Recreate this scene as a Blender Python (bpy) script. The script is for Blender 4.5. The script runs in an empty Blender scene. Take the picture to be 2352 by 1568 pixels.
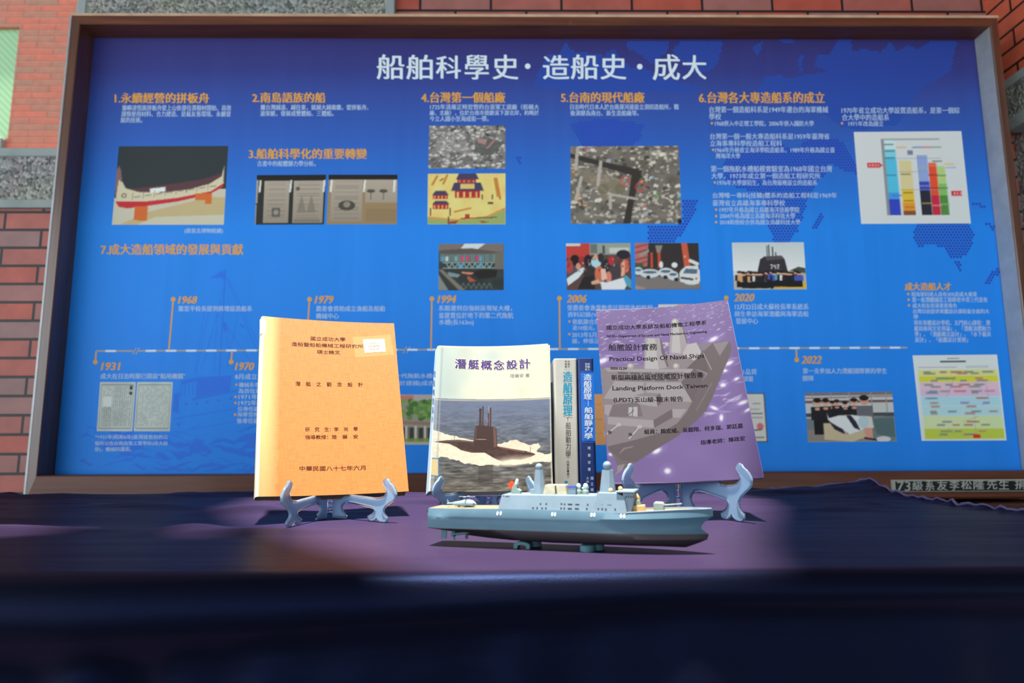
import bpy, bmesh, math, random
import numpy as np
from mathutils import Vector, Matrix
random.seed(7)
RNG = np.random.default_rng(7)
SC = bpy.context.scene
COL = SC.collection

# ---------------------------------------------------------------- camera
F_PX, CX, CY = 1568.0, 1176.0, 784.0
YAW, PITCH, ROLL = [math.radians(a) for a in (-0.62836, 8.32435, -0.24077)]
CAM = np.array([0.0, 0.0, 0.848])
ROT = Matrix.Rotation(YAW, 3, 'Z') @ Matrix.Rotation(math.pi/2 + PITCH, 3, 'X') @ Matrix.Rotation(ROLL, 3, 'Z')
RN = np.array(ROT)
cam_d = bpy.data.cameras.new('camera')
cam_d.sensor_width = 36.0
cam_d.lens = 36.0*F_PX/2352.0
cam_d.clip_start = 0.02
cam_d.dof.use_dof = True
cam_d.dof.focus_distance = 1.0
cam_d.dof.aperture_fstop = 6.0
cam = bpy.data.objects.new('camera', cam_d)
cam.matrix_world = Matrix.Translation(CAM.tolist()) @ ROT.to_4x4()
COL.objects.link(cam)
SC.camera = cam

# ---------------------------------------------------------------- view, sky, sun
SC.view_settings.view_transform = 'Standard'
SC.view_settings.look = 'None'
SC.view_settings.gamma = 1.0
SC.view_settings.use_curve_mapping = False
SC.view_settings.exposure = 0.0

world = bpy.data.worlds.new('sky')
SC.world = world
world.use_nodes = True
wn, wl = world.node_tree.nodes, world.node_tree.links
bg = wn['Background']
tc = wn.new('ShaderNodeTexCoord')
def dotn(v, sock):
    d = wn.new('ShaderNodeVectorMath'); d.operation = 'DOT_PRODUCT'
    d.inputs[1].default_value = v
    wl.new(sock, d.inputs[0])
    return d.outputs['Value']
n1 = dotn(Vector((-0.90, -0.43, 0.04)).normalized(), tc.outputs['Generated'])
rp = wn.new('ShaderNodeValToRGB')
mr = wn.new('ShaderNodeMapRange')
mr.inputs['From Min'].default_value = -1; mr.inputs['From Max'].default_value = 1
wl.new(n1, mr.inputs['Value']); wl.new(mr.outputs['Result'], rp.inputs['Fac'])
e = rp.color_ramp.elements
e[0].position = 0.30; e[0].color = (0.08, 0.09, 0.11, 1)
e[1].position = 1.0; e[1].color = (3.2, 3.6, 3.95, 1)
m1 = rp.color_ramp.elements.new(0.60); m1.color = (0.26, 0.29, 0.34, 1)
# the bright band lies low over the open court, the sky above is dimmer
sz = wn.new('ShaderNodeSeparateXYZ'); wl.new(tc.outputs['Generated'], sz.inputs[0])
zr = wn.new('ShaderNodeMapRange'); zr.interpolation_type = 'SMOOTHSTEP'
zr.inputs['From Min'].default_value = 0.12; zr.inputs['From Max'].default_value = 0.55
zr.inputs['To Min'].default_value = 1.25; zr.inputs['To Max'].default_value = 0.35
wl.new(sz.outputs['Z'], zr.inputs['Value'])
sc_ = wn.new('ShaderNodeVectorMath'); sc_.operation = 'SCALE'
wl.new(rp.outputs['Color'], sc_.inputs[0]); wl.new(zr.outputs['Result'], sc_.inputs['Scale'])
wl.new(sc_.outputs[0], bg.inputs['Color'])
bg.inputs['Strength'].default_value = 0.94

SUN_DIR = Vector((-0.05, -0.09, 1.0)).normalized()      # towards the sun
sun_d = bpy.data.lights.new('sun', 'SUN')
sun_d.energy = 18.0
sun_d.angle = math.radians(2.2)
sun_d.color = (1.0, 0.95, 0.86)
sun = bpy.data.objects.new('sun', sun_d)
sun.rotation_euler = SUN_DIR.to_track_quat('Z', 'Y').to_euler()
sun.location = (0, 0, 6)
COL.objects.link(sun)

# ---------------------------------------------------------------- unprojection of photo points on real planes
def ray(px, py):
    return RN @ np.array([(px-CX)/F_PX, -(py-CY)/F_PX, -1.0])
def hit(px, py, p0, n):
    d = ray(px, py); p0 = np.asarray(p0, float); n = np.asarray(n, float)
    return CAM + d*(np.dot(p0-CAM, n)/np.dot(d, n))
def at_y(px, py, y): return hit(px, py, (0, y, 0), (0, 1, 0))
def at_z(px, py, z): return hit(px, py, (0, 0, z), (0, 0, 1))
def at_x(px, py, x): return hit(px, py, (x, 0, 0), (1, 0, 0))

# ---------------------------------------------------------------- colour and materials
def lin1(c):
    c = np.asarray(c, float)
    return np.where(c <= 0.04045, c/12.92, ((c+0.055)/1.055)**2.4)
def lin(rgb): return lin1(np.asarray(rgb, float)/255.0)
def alb(rgb, ev=(1, 1, 1), hi=0.92):
    return tuple(np.clip(lin(rgb)/np.asarray(ev), 0.002, hi))
EV_POSTER = (0.80, 0.84, 0.88)

def nmat(name):
    m = bpy.data.materials.new(name); m.use_nodes = True
    nt = m.node_tree
    return m, nt.nodes, nt.links, nt.nodes['Principled BSDF']
def node(ns, kind, **kw):
    n = ns.new(kind)
    for k, v in kw.items():
        if k in n.inputs: n.inputs[k].default_value = v
        else: setattr(n, k, v)
    return n
def pmat(name, col, rough=0.5, metal=0.0, spec=0.5, var=0.0, scale=20.0, bump=0.0, coat=0.0, stretch=None):
    m, ns, ls, b = nmat(name)
    b.inputs['Base Color'].default_value = (*col, 1)
    b.inputs['Roughness'].default_value = rough
    b.inputs['Metallic'].default_value = metal
    b.inputs['Specular IOR Level'].default_value = spec
    b.inputs['Coat Weight'].default_value = coat
    if var or bump:
        t = node(ns, 'ShaderNodeTexCoord')
        mp = node(ns, 'ShaderNodeMapping')
        if stretch: mp.inputs['Scale'].default_value = stretch
        ls.new(t.outputs['Object'], mp.inputs['Vector'])
        nz = node(ns, 'ShaderNodeTexNoise', Scale=scale, Detail=6.0, Roughness=0.6)
        ls.new(mp.outputs['Vector'], nz.inputs['Vector'])
        if var:
            r = node(ns, 'ShaderNodeValToRGB')
            r.color_ramp.elements[0].position = 0.3; r.color_ramp.elements[1].position = 0.7
            r.color_ramp.elements[0].color = (*[c*(1-var) for c in col], 1)
            r.color_ramp.elements[1].color = (*[min(1, c*(1+var)) for c in col], 1)
            ls.new(nz.outputs['Fac'], r.inputs['Fac']); ls.new(r.outputs['Color'], b.inputs['Base Color'])
        if bump:
            bp = node(ns, 'ShaderNodeBump', Strength=bump, Distance=0.002)
            ls.new(nz.outputs['Fac'], bp.inputs['Height']); ls.new(bp.outputs['Normal'], b.inputs['Normal'])
    return m
def vcol_mat(name, rough=0.4, spec=0.4, coat=0.0):
    m, ns, ls, b = nmat(name)
    a = node(ns, 'ShaderNodeVertexColor', layer_name='ink')
    ls.new(a.outputs['Color'], b.inputs['Base Color'])
    b.inputs['Roughness'].default_value = rough
    b.inputs['Specular IOR Level'].default_value = spec
    b.inputs['Coat Weight'].default_value = coat
    return m

# ---------------------------------------------------------------- objects
def tag(o, label=None, cat=None, group=None, kind=None):
    if label: o['label'] = label
    if cat: o['category'] = cat
    if group: o['group'] = group
    if kind: o['kind'] = kind
    return o
def thing(name, label, cat, loc=(0, 0, 0), rz=0.0, group=None):
    o = bpy.data.objects.new(name, None); COL.objects.link(o)
    o.empty_display_size = 0.03
    o.location = loc; o.rotation_euler = (0, 0, rz)
    return tag(o, label, cat, group)
def world_inv(o):
    m = Matrix.Identity(4)
    ch = []
    while o: ch.append(o); o = o.parent
    for q in reversed(ch):
        m = m @ q.matrix_parent_inverse @ (Matrix.Translation(q.location) @ q.rotation_euler.to_matrix().to_4x4())
    return m.inverted()
def obj(name, verts, faces, m, parent=None, smooth=False, local=False, mats=None, fm=None):
    # one mesh object; vertices are world coordinates unless local=True (then in the parent's frame)
    me = bpy.data.meshes.new(name)
    me.from_pydata([tuple(map(float, v)) for v in verts], [], [tuple(int(i) for i in f) for f in faces])
    for mm in ([m] if m else []) + list(mats or []): me.materials.append(mm)
    if fm is not None: me.polygons.foreach_set('material_index', np.asarray(fm, dtype=np.int32))
    if smooth: me.polygons.foreach_set('use_smooth', np.ones(len(me.polygons), dtype=bool))
    me.update()
    o = bpy.data.objects.new(name, me); COL.objects.link(o)
    if parent is not None:
        o.parent = parent
        if not local: o.matrix_parent_inverse = world_inv(parent)
    return o
def fixn(o):
    bm = bmesh.new(); bm.from_mesh(o.data)
    bmesh.ops.recalc_face_normals(bm, faces=bm.faces)
    bm.to_mesh(o.data); bm.free(); return o
def bevel(o, w, seg=2, ang=35):
    md = o.modifiers.new('bevel', 'BEVEL'); md.width = w; md.segments = seg
    md.limit_method = 'ANGLE'; md.angle_limit = math.radians(ang)
    return o
def subsurf(o, n=1):
    md = o.modifiers.new('subsurf', 'SUBSURF'); md.levels = n; md.render_levels = n; return o

class MB:
    # collects shapes into one mesh
    def __init__(s): s.v = []; s.f = []; s.m = []
    def add(s, v, f, mi=0):
        o = len(s.v); s.v += [tuple(map(float, q)) for q in v]
        s.f += [tuple(i+o for i in q) for q in f]; s.m += [mi]*len(f); return s
    def box(s, x0, x1, y0, y1, z0, z1, mi=0):
        return s.add([(x0,y0,z0),(x1,y0,z0),(x1,y1,z0),(x0,y1,z0),(x0,y0,z1),(x1,y0,z1),(x1,y1,z1),(x0,y1,z1)],
              [(0,3,2,1),(4,5,6,7),(0,1,5,4),(1,2,6,5),(2,3,7,6),(3,0,4,7)], mi)
    def prism(s, poly, y0, y1, mi=0):
        # poly of (x, z); extruded along y
        n = len(poly)
        v = [(x, y0, z) for x, z in poly] + [(x, y1, z) for x, z in poly]
        f = [tuple(range(n)), tuple(range(2*n-1, n-1, -1))] + [(i, i+n, (i+1) % n+n, (i+1) % n) for i in range(n)]
        return s.add(v, f, mi)
    def rev(s, prof, c=(0, 0, 0), n=16, ax='z', mi=0):
        # surface of revolution; prof of (r, h)
        v, f = [], []
        for r, h in prof:
            for i in range(n):
                a = 2*math.pi*i/n
                p = (r*math.cos(a), r*math.sin(a), h)
                if ax == 'x': p = (h, p[0], p[1])
                if ax == 'y': p = (p[0], h, p[1])
                v.append((p[0]+c[0], p[1]+c[1], p[2]+c[2]))
        k = len(prof)
        for j in range(k-1):
            for i in range(n):
                f.append((j*n+i, j*n+(i+1) % n, (j+1)*n+(i+1) % n, (j+1)*n+i))
        f.append(tuple(range(n-1, -1, -1))); f.append(tuple(range((k-1)*n, k*n)))
        return s.add(v, f, mi)
    def ball(s, c, r, n=16, mi=0, sq=1.0):
        pr = [(max(1e-5, r*math.sin(math.pi*j/10)), -r*sq*math.cos(math.pi*j/10)) for j in range(11)]
        return s.rev(pr, c, n, 'z', mi)
    def tube(s, pts, r, n=8, closed=False, mi=0):
        pts = [np.array(p, float) for p in pts]; k = len(pts); v, f = [], []
        up0 = None
        for i in range(k):
            a = pts[(i-1) % k] if (closed or i) else pts[i]
            b = pts[(i+1) % k] if (closed or i < k-1) else pts[i]
            t = b-a; t /= np.linalg.norm(t)+1e-12
            if up0 is None:
                up0 = np.array([0, 0, 1.0]) if abs(t[2]) < .9 else np.array([1.0, 0, 0])
            sd = np.cross(t, up0); sd /= np.linalg.norm(sd)+1e-12
            up = np.cross(sd, t); up0 = up
            rr = r[i] if hasattr(r, '__len__') else r
            for j in range(n):
                an = 2*math.pi*j/n
                v.append(pts[i]+rr*(math.cos(an)*sd+math.sin(an)*up))
        m = k if closed else k-1
        for i in range(m):
            for j in range(n):
                f.append((i*n+j, i*n+(j+1) % n, ((i+1) % k)*n+(j+1) % n, ((i+1) % k)*n+j))
        if not closed:
            f.append(tuple(range(n-1, -1, -1))); f.append(tuple(range((k-1)*n, k*n)))
        return s.add(v, f, mi)
    def build(s, name, m, parent=None, smooth=False, local=False, mats=None):
        return fixn(obj(name, s.v, s.f, m, parent, smooth, local, mats, s.m if mats else None))

# ---------------------------------------------------------------- printed pictures: painted on a small grid, one colour per grid point
def inpoly(X, Y, pts):
    ins = np.zeros(X.shape, bool); n = len(pts)
    for i in range(n):
        x0, y0 = pts[i]; x1, y1 = pts[(i+1) % n]
        if y0 == y1: continue
        c = ((y0 > Y) != (y1 > Y)) & (X < (x1-x0)*(Y-y0)/(y1-y0)+x0)
        ins ^= c
    return ins
def vnoise(h, w, sy, sx, seed=0):
    r = np.random.default_rng(seed)
    gy, gx = int(sy)+2, int(sx)+2
    g = r.random((gy, gx))
    y = np.linspace(0, sy, h)[:, None]; x = np.linspace(0, sx, w)[None, :]
    y0 = np.floor(y).astype(int); x0 = np.floor(x).astype(int)
    fy = y-y0; fx = x-x0; fy = fy*fy*(3-2*fy); fx = fx*fx*(3-2*fx)
    a = g[y0, x0]*(1-fx)+g[y0, x0+1]*fx; b = g[y0+1, x0]*(1-fx)+g[y0+1, x0+1]*fx
    return (a*(1-fy)+b*fy)*2-1
class Pic:
    # colours are as they look in print (sRGB 0..255); X, Y are given in the frame (x0,y0)-(x1,y1)
    def __init__(s, w, h, frame=(0, 0, 1, 1), bg=(200, 200, 200), ss=2):
        s.w, s.h, s.ss = w*ss, h*ss, ss
        x0, y0, x1, y1 = frame
        s.X, s.Y = np.meshgrid(np.linspace(x0, x1, s.w), np.linspace(y0, y1, s.h))
        s.a = np.zeros((s.h, s.w, 3)); s.a[:] = bg
    def mask(s, msk, c, al=1.0):
        al = np.asarray(al, float)*msk
        s.a = s.a*(1-al[..., None])+np.asarray(c, float)*al[..., None]; return s
    def poly(s, pts, c, al=1.0): return s.mask(inpoly(s.X, s.Y, pts), c, al)
    def rect(s, x0, y0, x1, y1, c, al=1.0): return s.mask((s.X >= x0) & (s.X <= x1) & (s.Y >= y0) & (s.Y <= y1), c, al)
    def ell(s, cx, cy, rx, ry, c, al=1.0, soft=0.0, rot=0.0):
        dx, dy = s.X-cx, s.Y-cy
        ca, sa = math.cos(rot), math.sin(rot)
        d = np.sqrt(((dx*ca+dy*sa)/rx)**2+((-dx*sa+dy*ca)/ry)**2)
        m = np.clip((1+soft-d)/max(soft*2, 1e-3), 0, 1) if soft else (d <= 1)*1.0
        return s.mask(m, c, al)
    def line(s, x0, y0, x1, y1, w, c, al=1.0):
        dx, dy = x1-x0, y1-y0; L2 = dx*dx+dy*dy+1e-12
        t = np.clip(((s.X-x0)*dx+(s.Y-y0)*dy)/L2, 0, 1)
        d = np.hypot(s.X-x0-t*dx, s.Y-y0-t*dy)
        return s.mask(d <= w/2, c, al)
    def vgrad(s, y0, y1, c0, c1, msk=None):
        t = np.clip((s.Y-y0)/(y1-y0), 0, 1)[..., None]
        g = np.asarray(c0, float)*(1-t)+np.asarray(c1, float)*t
        m = ((s.Y >= y0) & (s.Y <= y1) if msk is None else msk)[..., None]
        s.a = np.where(m, g, s.a); return s
    def noise(s, amp, sy, sx, seed=0, msk=1.0):
        s.a = s.a+(vnoise(s.h, s.w, sy, sx, seed)*amp*msk)[..., None]; return s
    def final(s):
        k = s.ss; a = s.a.reshape(s.h//k, k, s.w//k, k, 3).mean((1, 3))
        return np.clip(a, 0, 255)
def ink_attr(me, colors):
    a = me.color_attributes.new('ink', 'FLOAT_COLOR', 'POINT')
    c = np.ones((len(me.vertices), 4), np.float32); c[:, :3] = colors
    a.data.foreach_set('color', c.ravel())
def pic_obj(name, pic, quad, surf, m, parent, ev, label=None):
    # grid mesh over the quad (TL,TR,BR,BL), each grid point put on the real surface by surf(px,py)
    a = pic.final(); h, w = a.shape[:2]
    u = np.linspace(0, 1, w)[None, :, None]; v = np.linspace(0, 1, h)[:, None, None]
    q = np.asarray(quad, float)
    P = ((q[0]*(1-u)+q[1]*u)*(1-v)+(q[3]*(1-u)+q[2]*u)*v).reshape(-1, 2)
    V = np.array([surf(x, y) for x, y in P])
    i = np.arange(w*h).reshape(h, w)
    Fc = np.stack([i[1:, :-1], i[1:, 1:], i[:-1, 1:], i[:-1, :-1]], -1).reshape(-1, 4)
    me = bpy.data.meshes.new(name)
    me.vertices.add(len(V)); me.vertices.foreach_set('co', V.ravel())
    me.loops.add(Fc.size); me.loops.foreach_set('vertex_index', Fc.ravel().astype(np.int32))
    me.polygons.add(len(Fc)); me.polygons.foreach_set('loop_start', np.arange(0, Fc.size, 4, dtype=np.int32))
    me.update(calc_edges=True)
    ink_attr(me, np.clip(lin(a.reshape(-1, 3))/np.asarray(ev), 0.002, 0.92))
    me.materials.append(m)
    o = bpy.data.objects.new(name, me); COL.objects.link(o)
    o.parent = parent; o.matrix_parent_inverse = world_inv(parent)
    if label: o['label'] = label
    return o

# ---------------------------------------------------------------- lettering
def box4(x0, y0, x1, y1): return [(x0, y0), (x1, y0), (x1, y1), (x0, y1)]
# thicker strokes: the same characters printed several times close together
def fat(items, dx, dy=0.0, ring=0):
    out = []
    offs = [(-dx, -dy), (dx, dy), (0, 0)] if not ring else [(dx*math.cos(2*math.pi*i/ring), dx*math.sin(2*math.pi*i/ring)) for i in range(ring)]
    for it in items:
        q = it[1] if len(it[1]) == 4 and hasattr(it[1][0], '__len__') else box4(*it[1])
        for ox, oy in offs: out.append((it[0], [(x+ox, y+oy) for x, y in q]))
    return out
# items: text, quad TL TR BR BL of its ink in photo px; layer: a surface factory and a first height in mm
def lettering(name, items, surf, m, parent, bold=0.0, shear=0.0, res=2, extra=(), layer=None):
    cs = []
    for it in items:
        c = bpy.data.curves.new('t', 'FONT'); c.body = it[0]; c.resolution_u = res
        c.offset = it[2] if len(it) > 2 else bold
        c.shear = shear
        o = bpy.data.objects.new('t', c); COL.objects.link(o); cs.append(o)
    dg = bpy.context.evaluated_depsgraph_get()
    V, Fs = [], []
    for k_, (it, o) in enumerate(zip(items, cs)):
        if layer: surf = layer[0](layer[1]+.008*k_)
        me = bpy.data.meshes.new_from_object(o.evaluated_get(dg))
        n = len(me.vertices)
        if n:
            co = np.empty(n*3); me.vertices.foreach_get('co', co); co = co.reshape(-1, 3)[:, :2]
            lo, hi = co.min(0), co.max(0)
            t = (co-lo)/np.maximum(hi-lo, 1e-6)
            q = np.asarray(it[1] if len(it[1]) == 4 and hasattr(it[1][0], '__len__') else box4(*it[1]), float)
            u = t[:, :1]; v = 1-t[:, 1:]
            P = (q[0]*(1-u)+q[1]*u)*(1-v)+(q[3]*(1-u)+q[2]*u)*v
            b = len(V); V += [surf(x, y) for x, y in P]
            Fs += [tuple(i+b for i in p.vertices) for p in me.polygons]
        bpy.data.meshes.remove(me)
    if layer: surf = layer[0](layer[1])
    for pts in extra:
        b = len(V); V += [surf(x, y) for x, y in pts]; Fs.append(tuple(range(b, b+len(pts))))
    for o in cs:
        c = o.data; bpy.data.objects.remove(o); bpy.data.curves.remove(c)
    return obj(name, V, Fs, m, parent)
def disc(cx, cy, r, n=12): return [(cx+r*math.cos(2*math.pi*i/n), cy+r*math.sin(2*math.pi*i/n)) for i in range(n)]
def seg(x0, y0, x1, y1, w):
    d = math.hypot(x1-x0, y1-y0); nx, ny = -(y1-y0)/d*w/2, (x1-x0)/d*w/2
    return [(x0+nx, y0+ny), (x1+nx, y1+ny), (x1-nx, y1-ny), (x0-nx, y0-ny)]

# ================================================================ the setting
Y_PANEL, Y_FRONT, Y_WALL = 2.30, 2.215, 2.45
TABLE_Z = 0.74

def brick_mat(name, plane, c1, c2, mortar, bw=0.276, bh=0.068, ms=0.005, noise=0.5, off=(0, 0)):
    m, ns, ls, b = nmat(name)
    t = node(ns, 'ShaderNodeTexCoord'); sp = node(ns, 'ShaderNodeSeparateXYZ'); cb = node(ns, 'ShaderNodeCombineXYZ')
    ls.new(t.outputs['Object'], sp.inputs[0])
    ad = node(ns, 'ShaderNodeVectorMath', operation='ADD'); ad.inputs[1].default_value = (off[0], off[1], 0)
    ls.new(sp.outputs[plane[0]], cb.inputs['X']); ls.new(sp.outputs[plane[1]], cb.inputs['Y'])
    ls.new(cb.outputs[0], ad.inputs[0])
    br = node(ns, 'ShaderNodeTexBrick')
    br.offset = 0.5; br.squash = 1.0
    br.inputs['Scale'].default_value = 1.0
    br.inputs['Brick Width'].default_value = bw; br.inputs['Row Height'].default_value = bh
    br.inputs['Mortar Size'].default_value = ms; br.inputs['Mortar Smooth'].default_value = 0.1
    br.inputs['Bias'].default_value = -0.15
    br.inputs['Color1'].default_value = (*c1, 1); br.inputs['Color2'].default_value = (*c2, 1)
    br.inputs['Mortar'].default_value = (*mortar, 1)
    ls.new(ad.outputs[0], br.inputs['Vector'])
    nz = node(ns, 'ShaderNodeTexNoise', Scale=14.0, Detail=5.0)
    ls.new(t.outputs['Object'], nz.inputs['Vector'])
    mx = node(ns, 'ShaderNodeMix', data_type='RGBA', blend_type='MULTIPLY')
    mx.inputs['Factor'].default_value = noise
    ls.new(br.outputs['Color'], mx.inputs[6]); ls.new(nz.outputs['Fac'], mx.inputs[7])
    g = node(ns, 'ShaderNodeVectorMath', operation='SCALE'); g.inputs['Scale'].default_value = 1.0+noise*0.75
    ls.new(mx.outputs[2], g.inputs[0]); ls.new(g.outputs[0], b.inputs['Base Color'])
    iv = node(ns, 'ShaderNodeMath', operation='SUBTRACT'); iv.inputs[0].default_value = 1.0
    ls.new(br.outputs['Fac'], iv.inputs[1])
    bp = node(ns, 'ShaderNodeBump', Strength=1.0, Distance=0.008)
    ls.new(iv.outputs[0], bp.inputs['Height']); ls.new(bp.outputs['Normal'], b.inputs['Normal'])
    b.inputs['Roughness'].default_value = 0.55
    return m
M_BRICK = brick_mat('red brick', 'XZ', lin((178, 84, 66)), lin((140, 112, 108)), lin((26, 24, 22)), off=(0.05, 0.005))
M_BRICK_R = brick_mat('red brick side', 'YZ', lin((205, 100, 70)), lin((190, 92, 66)), lin((20, 18, 16)), bw=0.276, bh=0.068, off=(0.02, 0.02))
M_BRICK_FAR = brick_mat('far brick', 'XZ', lin((150, 70, 46)), lin((112, 84, 64)), lin((118, 62, 44)), bw=0.34, bh=0.068, ms=0.006)
def pebble_mat(name, c0, c1):
    m, ns, ls, b = nmat(name)
    t = node(ns, 'ShaderNodeTexCoord')
    vo = node(ns, 'ShaderNodeTexVoronoi', Scale=95.0); ls.new(t.outputs['Object'], vo.inputs['Vector'])
    nz = node(ns, 'ShaderNodeTexNoise', Scale=6.0, Detail=4.0); ls.new(t.outputs['Object'], nz.inputs['Vector'])
    sx = node(ns, 'ShaderNodeSeparateColor'); ls.new(vo.outputs['Color'], sx.inputs[0])
    r = node(ns, 'ShaderNodeValToRGB'); r.color_ramp.elements[0].color = (*c0, 1); r.color_ramp.elements[1].color = (*c1, 1)
    r.color_ramp.elements[0].position = 0.1; r.color_ramp.elements[1].position = 0.95
    ls.new(sx.outputs[0], r.inputs['Fac'])
    mx = node(ns, 'ShaderNodeMix', data_type='RGBA', blend_type='MULTIPLY'); mx.inputs['Factor'].default_value = 0.35
    ls.new(r.outputs['Color'], mx.inputs[6]); ls.new(nz.outputs['Color'], mx.inputs[7])
    ls.new(mx.outputs[2], b.inputs['Base Color'])
    bp = node(ns, 'ShaderNodeBump', Strength=0.8, Distance=0.006, invert=True)
    ls.new(vo.outputs['Distance'], bp.inputs['Height']); ls.new(bp.outputs['Normal'], b.inputs['Normal'])
    b.inputs['Roughness'].default_value = 0.85
    return m
M_PEBBLE = pebble_mat('washed pebble concrete', lin((104, 107, 100)), lin((186, 188, 178)))
M_CONC = pmat('smooth concrete', lin((150, 160, 156)), 0.8, var=0.15, scale=9, bump=0.15)
M_PLASTER = pmat('grey plaster', lin((120, 120, 118)), 0.9, var=0.1, scale=4)
M_PAVE = pmat('pale paving', lin((160, 168, 180)), 0.9, var=0.12, scale=5)

def slab(name, x0, x1, y0, y1, z0, z1, m, parent=None, kind='structure', bv=0.0):
    o = MB().box(x0, x1, y0, y1, z0, z1).build(name, m, parent)
    if parent is None: tag(o, kind=kind)
    if bv: bevel(o, bv, 2)
    return o

X_CORNER = at_y(2262, 10, Y_WALL)[0]           # where the back wall meets the right wall
X_COLUMN0, X_COLUMN1 = at_y(190, 10, Y_WALL)[0], at_y(910, 10, Y_WALL)[0]
Z_COPE1, Z_COPE0 = at_y(60, 343, Y_WALL)[2], at_y(60, 480, Y_WALL)[2]

fl = slab('floor', -16, 9, -16, 9, -0.1, 0.0, M_PAVE)
# back wall: brick to the right of the concrete pier, low brick wall with a pebble band to its left
wb = slab('wall_back', X_COLUMN1, X_CORNER+0.12, Y_WALL, Y_WALL+0.14, 0, 3.3, M_BRICK)
tag(wb, 'red brick wall behind the blue notice board')
cp = slab('trim_pier', X_COLUMN0+0.035, X_COLUMN1-0.035, Y_WALL-0.03, Y_WALL+0.14, 0, 3.3, M_PEBBLE)
for nm, a, b_ in (('pier_edge', X_COLUMN0, X_COLUMN0+0.035), ('pier_edge', X_COLUMN1-0.035, X_COLUMN1)):
    slab(nm, a, b_, Y_WALL-0.034, Y_WALL+0.14, 0, 3.3, M_CONC, cp, bv=0.004)
wl_ = slab('wall_left', -3.6, X_COLUMN0, Y_WALL, Y_WALL+0.14, 0, Z_COPE0, M_BRICK)
tag(wl_, 'low red brick wall left of the notice board')
cb_ = slab('trim_coping', -3.6, X_COLUMN0, Y_WALL-0.012, Y_WALL+0.14, Z_COPE0+0.032, Z_COPE1-0.034, M_PEBBLE)
slab('coping_cap', -3.6, X_COLUMN0, Y_WALL-0.018, Y_WALL+0.16, Z_COPE1-0.034, Z_COPE1, M_CONC, cb_, bv=0.005)
slab('coping_edge', -3.6, X_COLUMN0, Y_WALL-0.018, Y_WALL+0.14, Z_COPE0, Z_COPE0+0.032, M_CONC, cb_, bv=0.004)
# right wall comes towards the camera
z1, z0 = at_x(2352, 163, X_CORNER)[2], at_x(2352, 262, X_CORNER)[2]
wr = slab('wall_right', X_CORNER, X_CORNER+0.14, 0.2, Y_WALL, 2.185, 3.3, M_BRICK_R)
tag(wr, 'red brick side wall right of the notice board')
rb = slab('trim_band', X_CORNER-0.004, X_CORNER+0.14, 0.2, 2.392, 2.03, 2.15, M_PEBBLE)
slab('band_edge', X_CORNER-0.012, X_CORNER+0.14, 0.2, 2.398, 2.15, 2.183, M_CONC, rb)
slab('band_edge', X_CORNER-0.012, X_CORNER+0.14, 0.2, 2.398, 1.985, 2.03, M_CONC, rb)
slab('wall_right_lower', X_CORNER+0.05, X_CORNER+0.14, 0.2, Y_WALL, 0, 1.985, M_PEBBLE)

# far building seen over the low wall, with a green window
Y_FAR = 6.5
P = at_y(45, 62, Y_FAR); Q = at_y(40, 318, Y_FAR)
wx1 = P[0]; wx0 = wx1-1.7; wz1 = P[2]; wz0 = Q[2]
fb = MB()
fb.box(-9, wx0, Y_FAR, Y_FAR+0.2, 0, 7); fb.box(wx1, -1.0, Y_FAR, Y_FAR+0.2, 0, 7)
fb.box(wx0, wx1, Y_FAR, Y_FAR+0.2, 0, wz0); fb.box(wx0, wx1, Y_FAR, Y_FAR+0.2, wz1, 7)
wf = tag(fb.build('wall_far', M_BRICK_FAR), 'distant red brick building seen over the low wall', kind='structure')
m_gl, ns, ls, b = nmat('green blind')
t = node(ns, 'ShaderNodeTexCoord'); w_ = node(ns, 'ShaderNodeTexWave', Scale=9.0, Distortion=0.0)
w_.wave_type = 'BANDS'; w_.bands_direction = 'DIAGONAL'
ls.new(t.outputs['Object'], w_.inputs['Vector'])
r = node(ns, 'ShaderNodeValToRGB'); r.color_ramp.elements[0].color = (*lin((120, 160, 118)), 1); r.color_ramp.elements[1].color = (*lin((140, 180, 132)), 1)
ls.new(w_.outputs['Fac'], r.inputs['Fac']); ls.new(r.outputs['Color'], b.inputs['Base Color']); b.inputs['Roughness'].default_value = 0.35
wo = slab('window_1', wx0, wx1, Y_FAR+0.05, Y_FAR+0.07, wz0, wz1, m_gl)
tag(wo, 'window with a pale green blind in the far brick wall')
slab('window_sill', wx0-0.05, wx1-0.02, Y_FAR-0.06, Y_FAR+0.05, wz0-0.17, wz0, M_CONC, wo, bv=0.02)

# unseen roof slab added to mask the sun; openings shaped to the sunlit patches
Z_SUN_MASK = 3.05
def up(px, py):
    p = at_z(px, py, TABLE_Z); k = (Z_SUN_MASK-TABLE_Z)/SUN_DIR.z
    return (p[0]+SUN_DIR.x*k, p[1]+SUN_DIR.y*k)
holes = [
    [up(*p) for p in [(575, 1146), (520, 1168), (560, 1192), (640, 1222), (760, 1258), (905, 1296), (1010, 1345), (1380, 1352), (1700, 1338),
                      (1745, 1300), (1725, 1255), (1735, 1215), (1760, 1185), (1770, 1160), (1740, 1143), (1500, 1128), (1200, 1130), (800, 1131)]],
    [up(*p) for p in [(-60, 1216), (60, 1210), (160, 1209), (165, 1216), (60, 1224), (-60, 1232)]],
    [up(*p) for p in [(432, 1216), (480, 1209), (525, 1213), (515, 1224), (470, 1229), (435, 1226)]],
]
bm = bmesh.new()
def loop(pts):
    vs = [bm.verts.new((x, y, Z_SUN_MASK)) for x, y in pts]
    return [bm.edges.new((vs[i], vs[(i+1) % len(vs)])) for i in range(len(vs))]
es = loop([(-6.0, -2.0), (X_CORNER+0.1, -2.0), (X_CORNER+0.1, Y_WALL+0.1), (-6.0, Y_WALL+0.1)])
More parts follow.
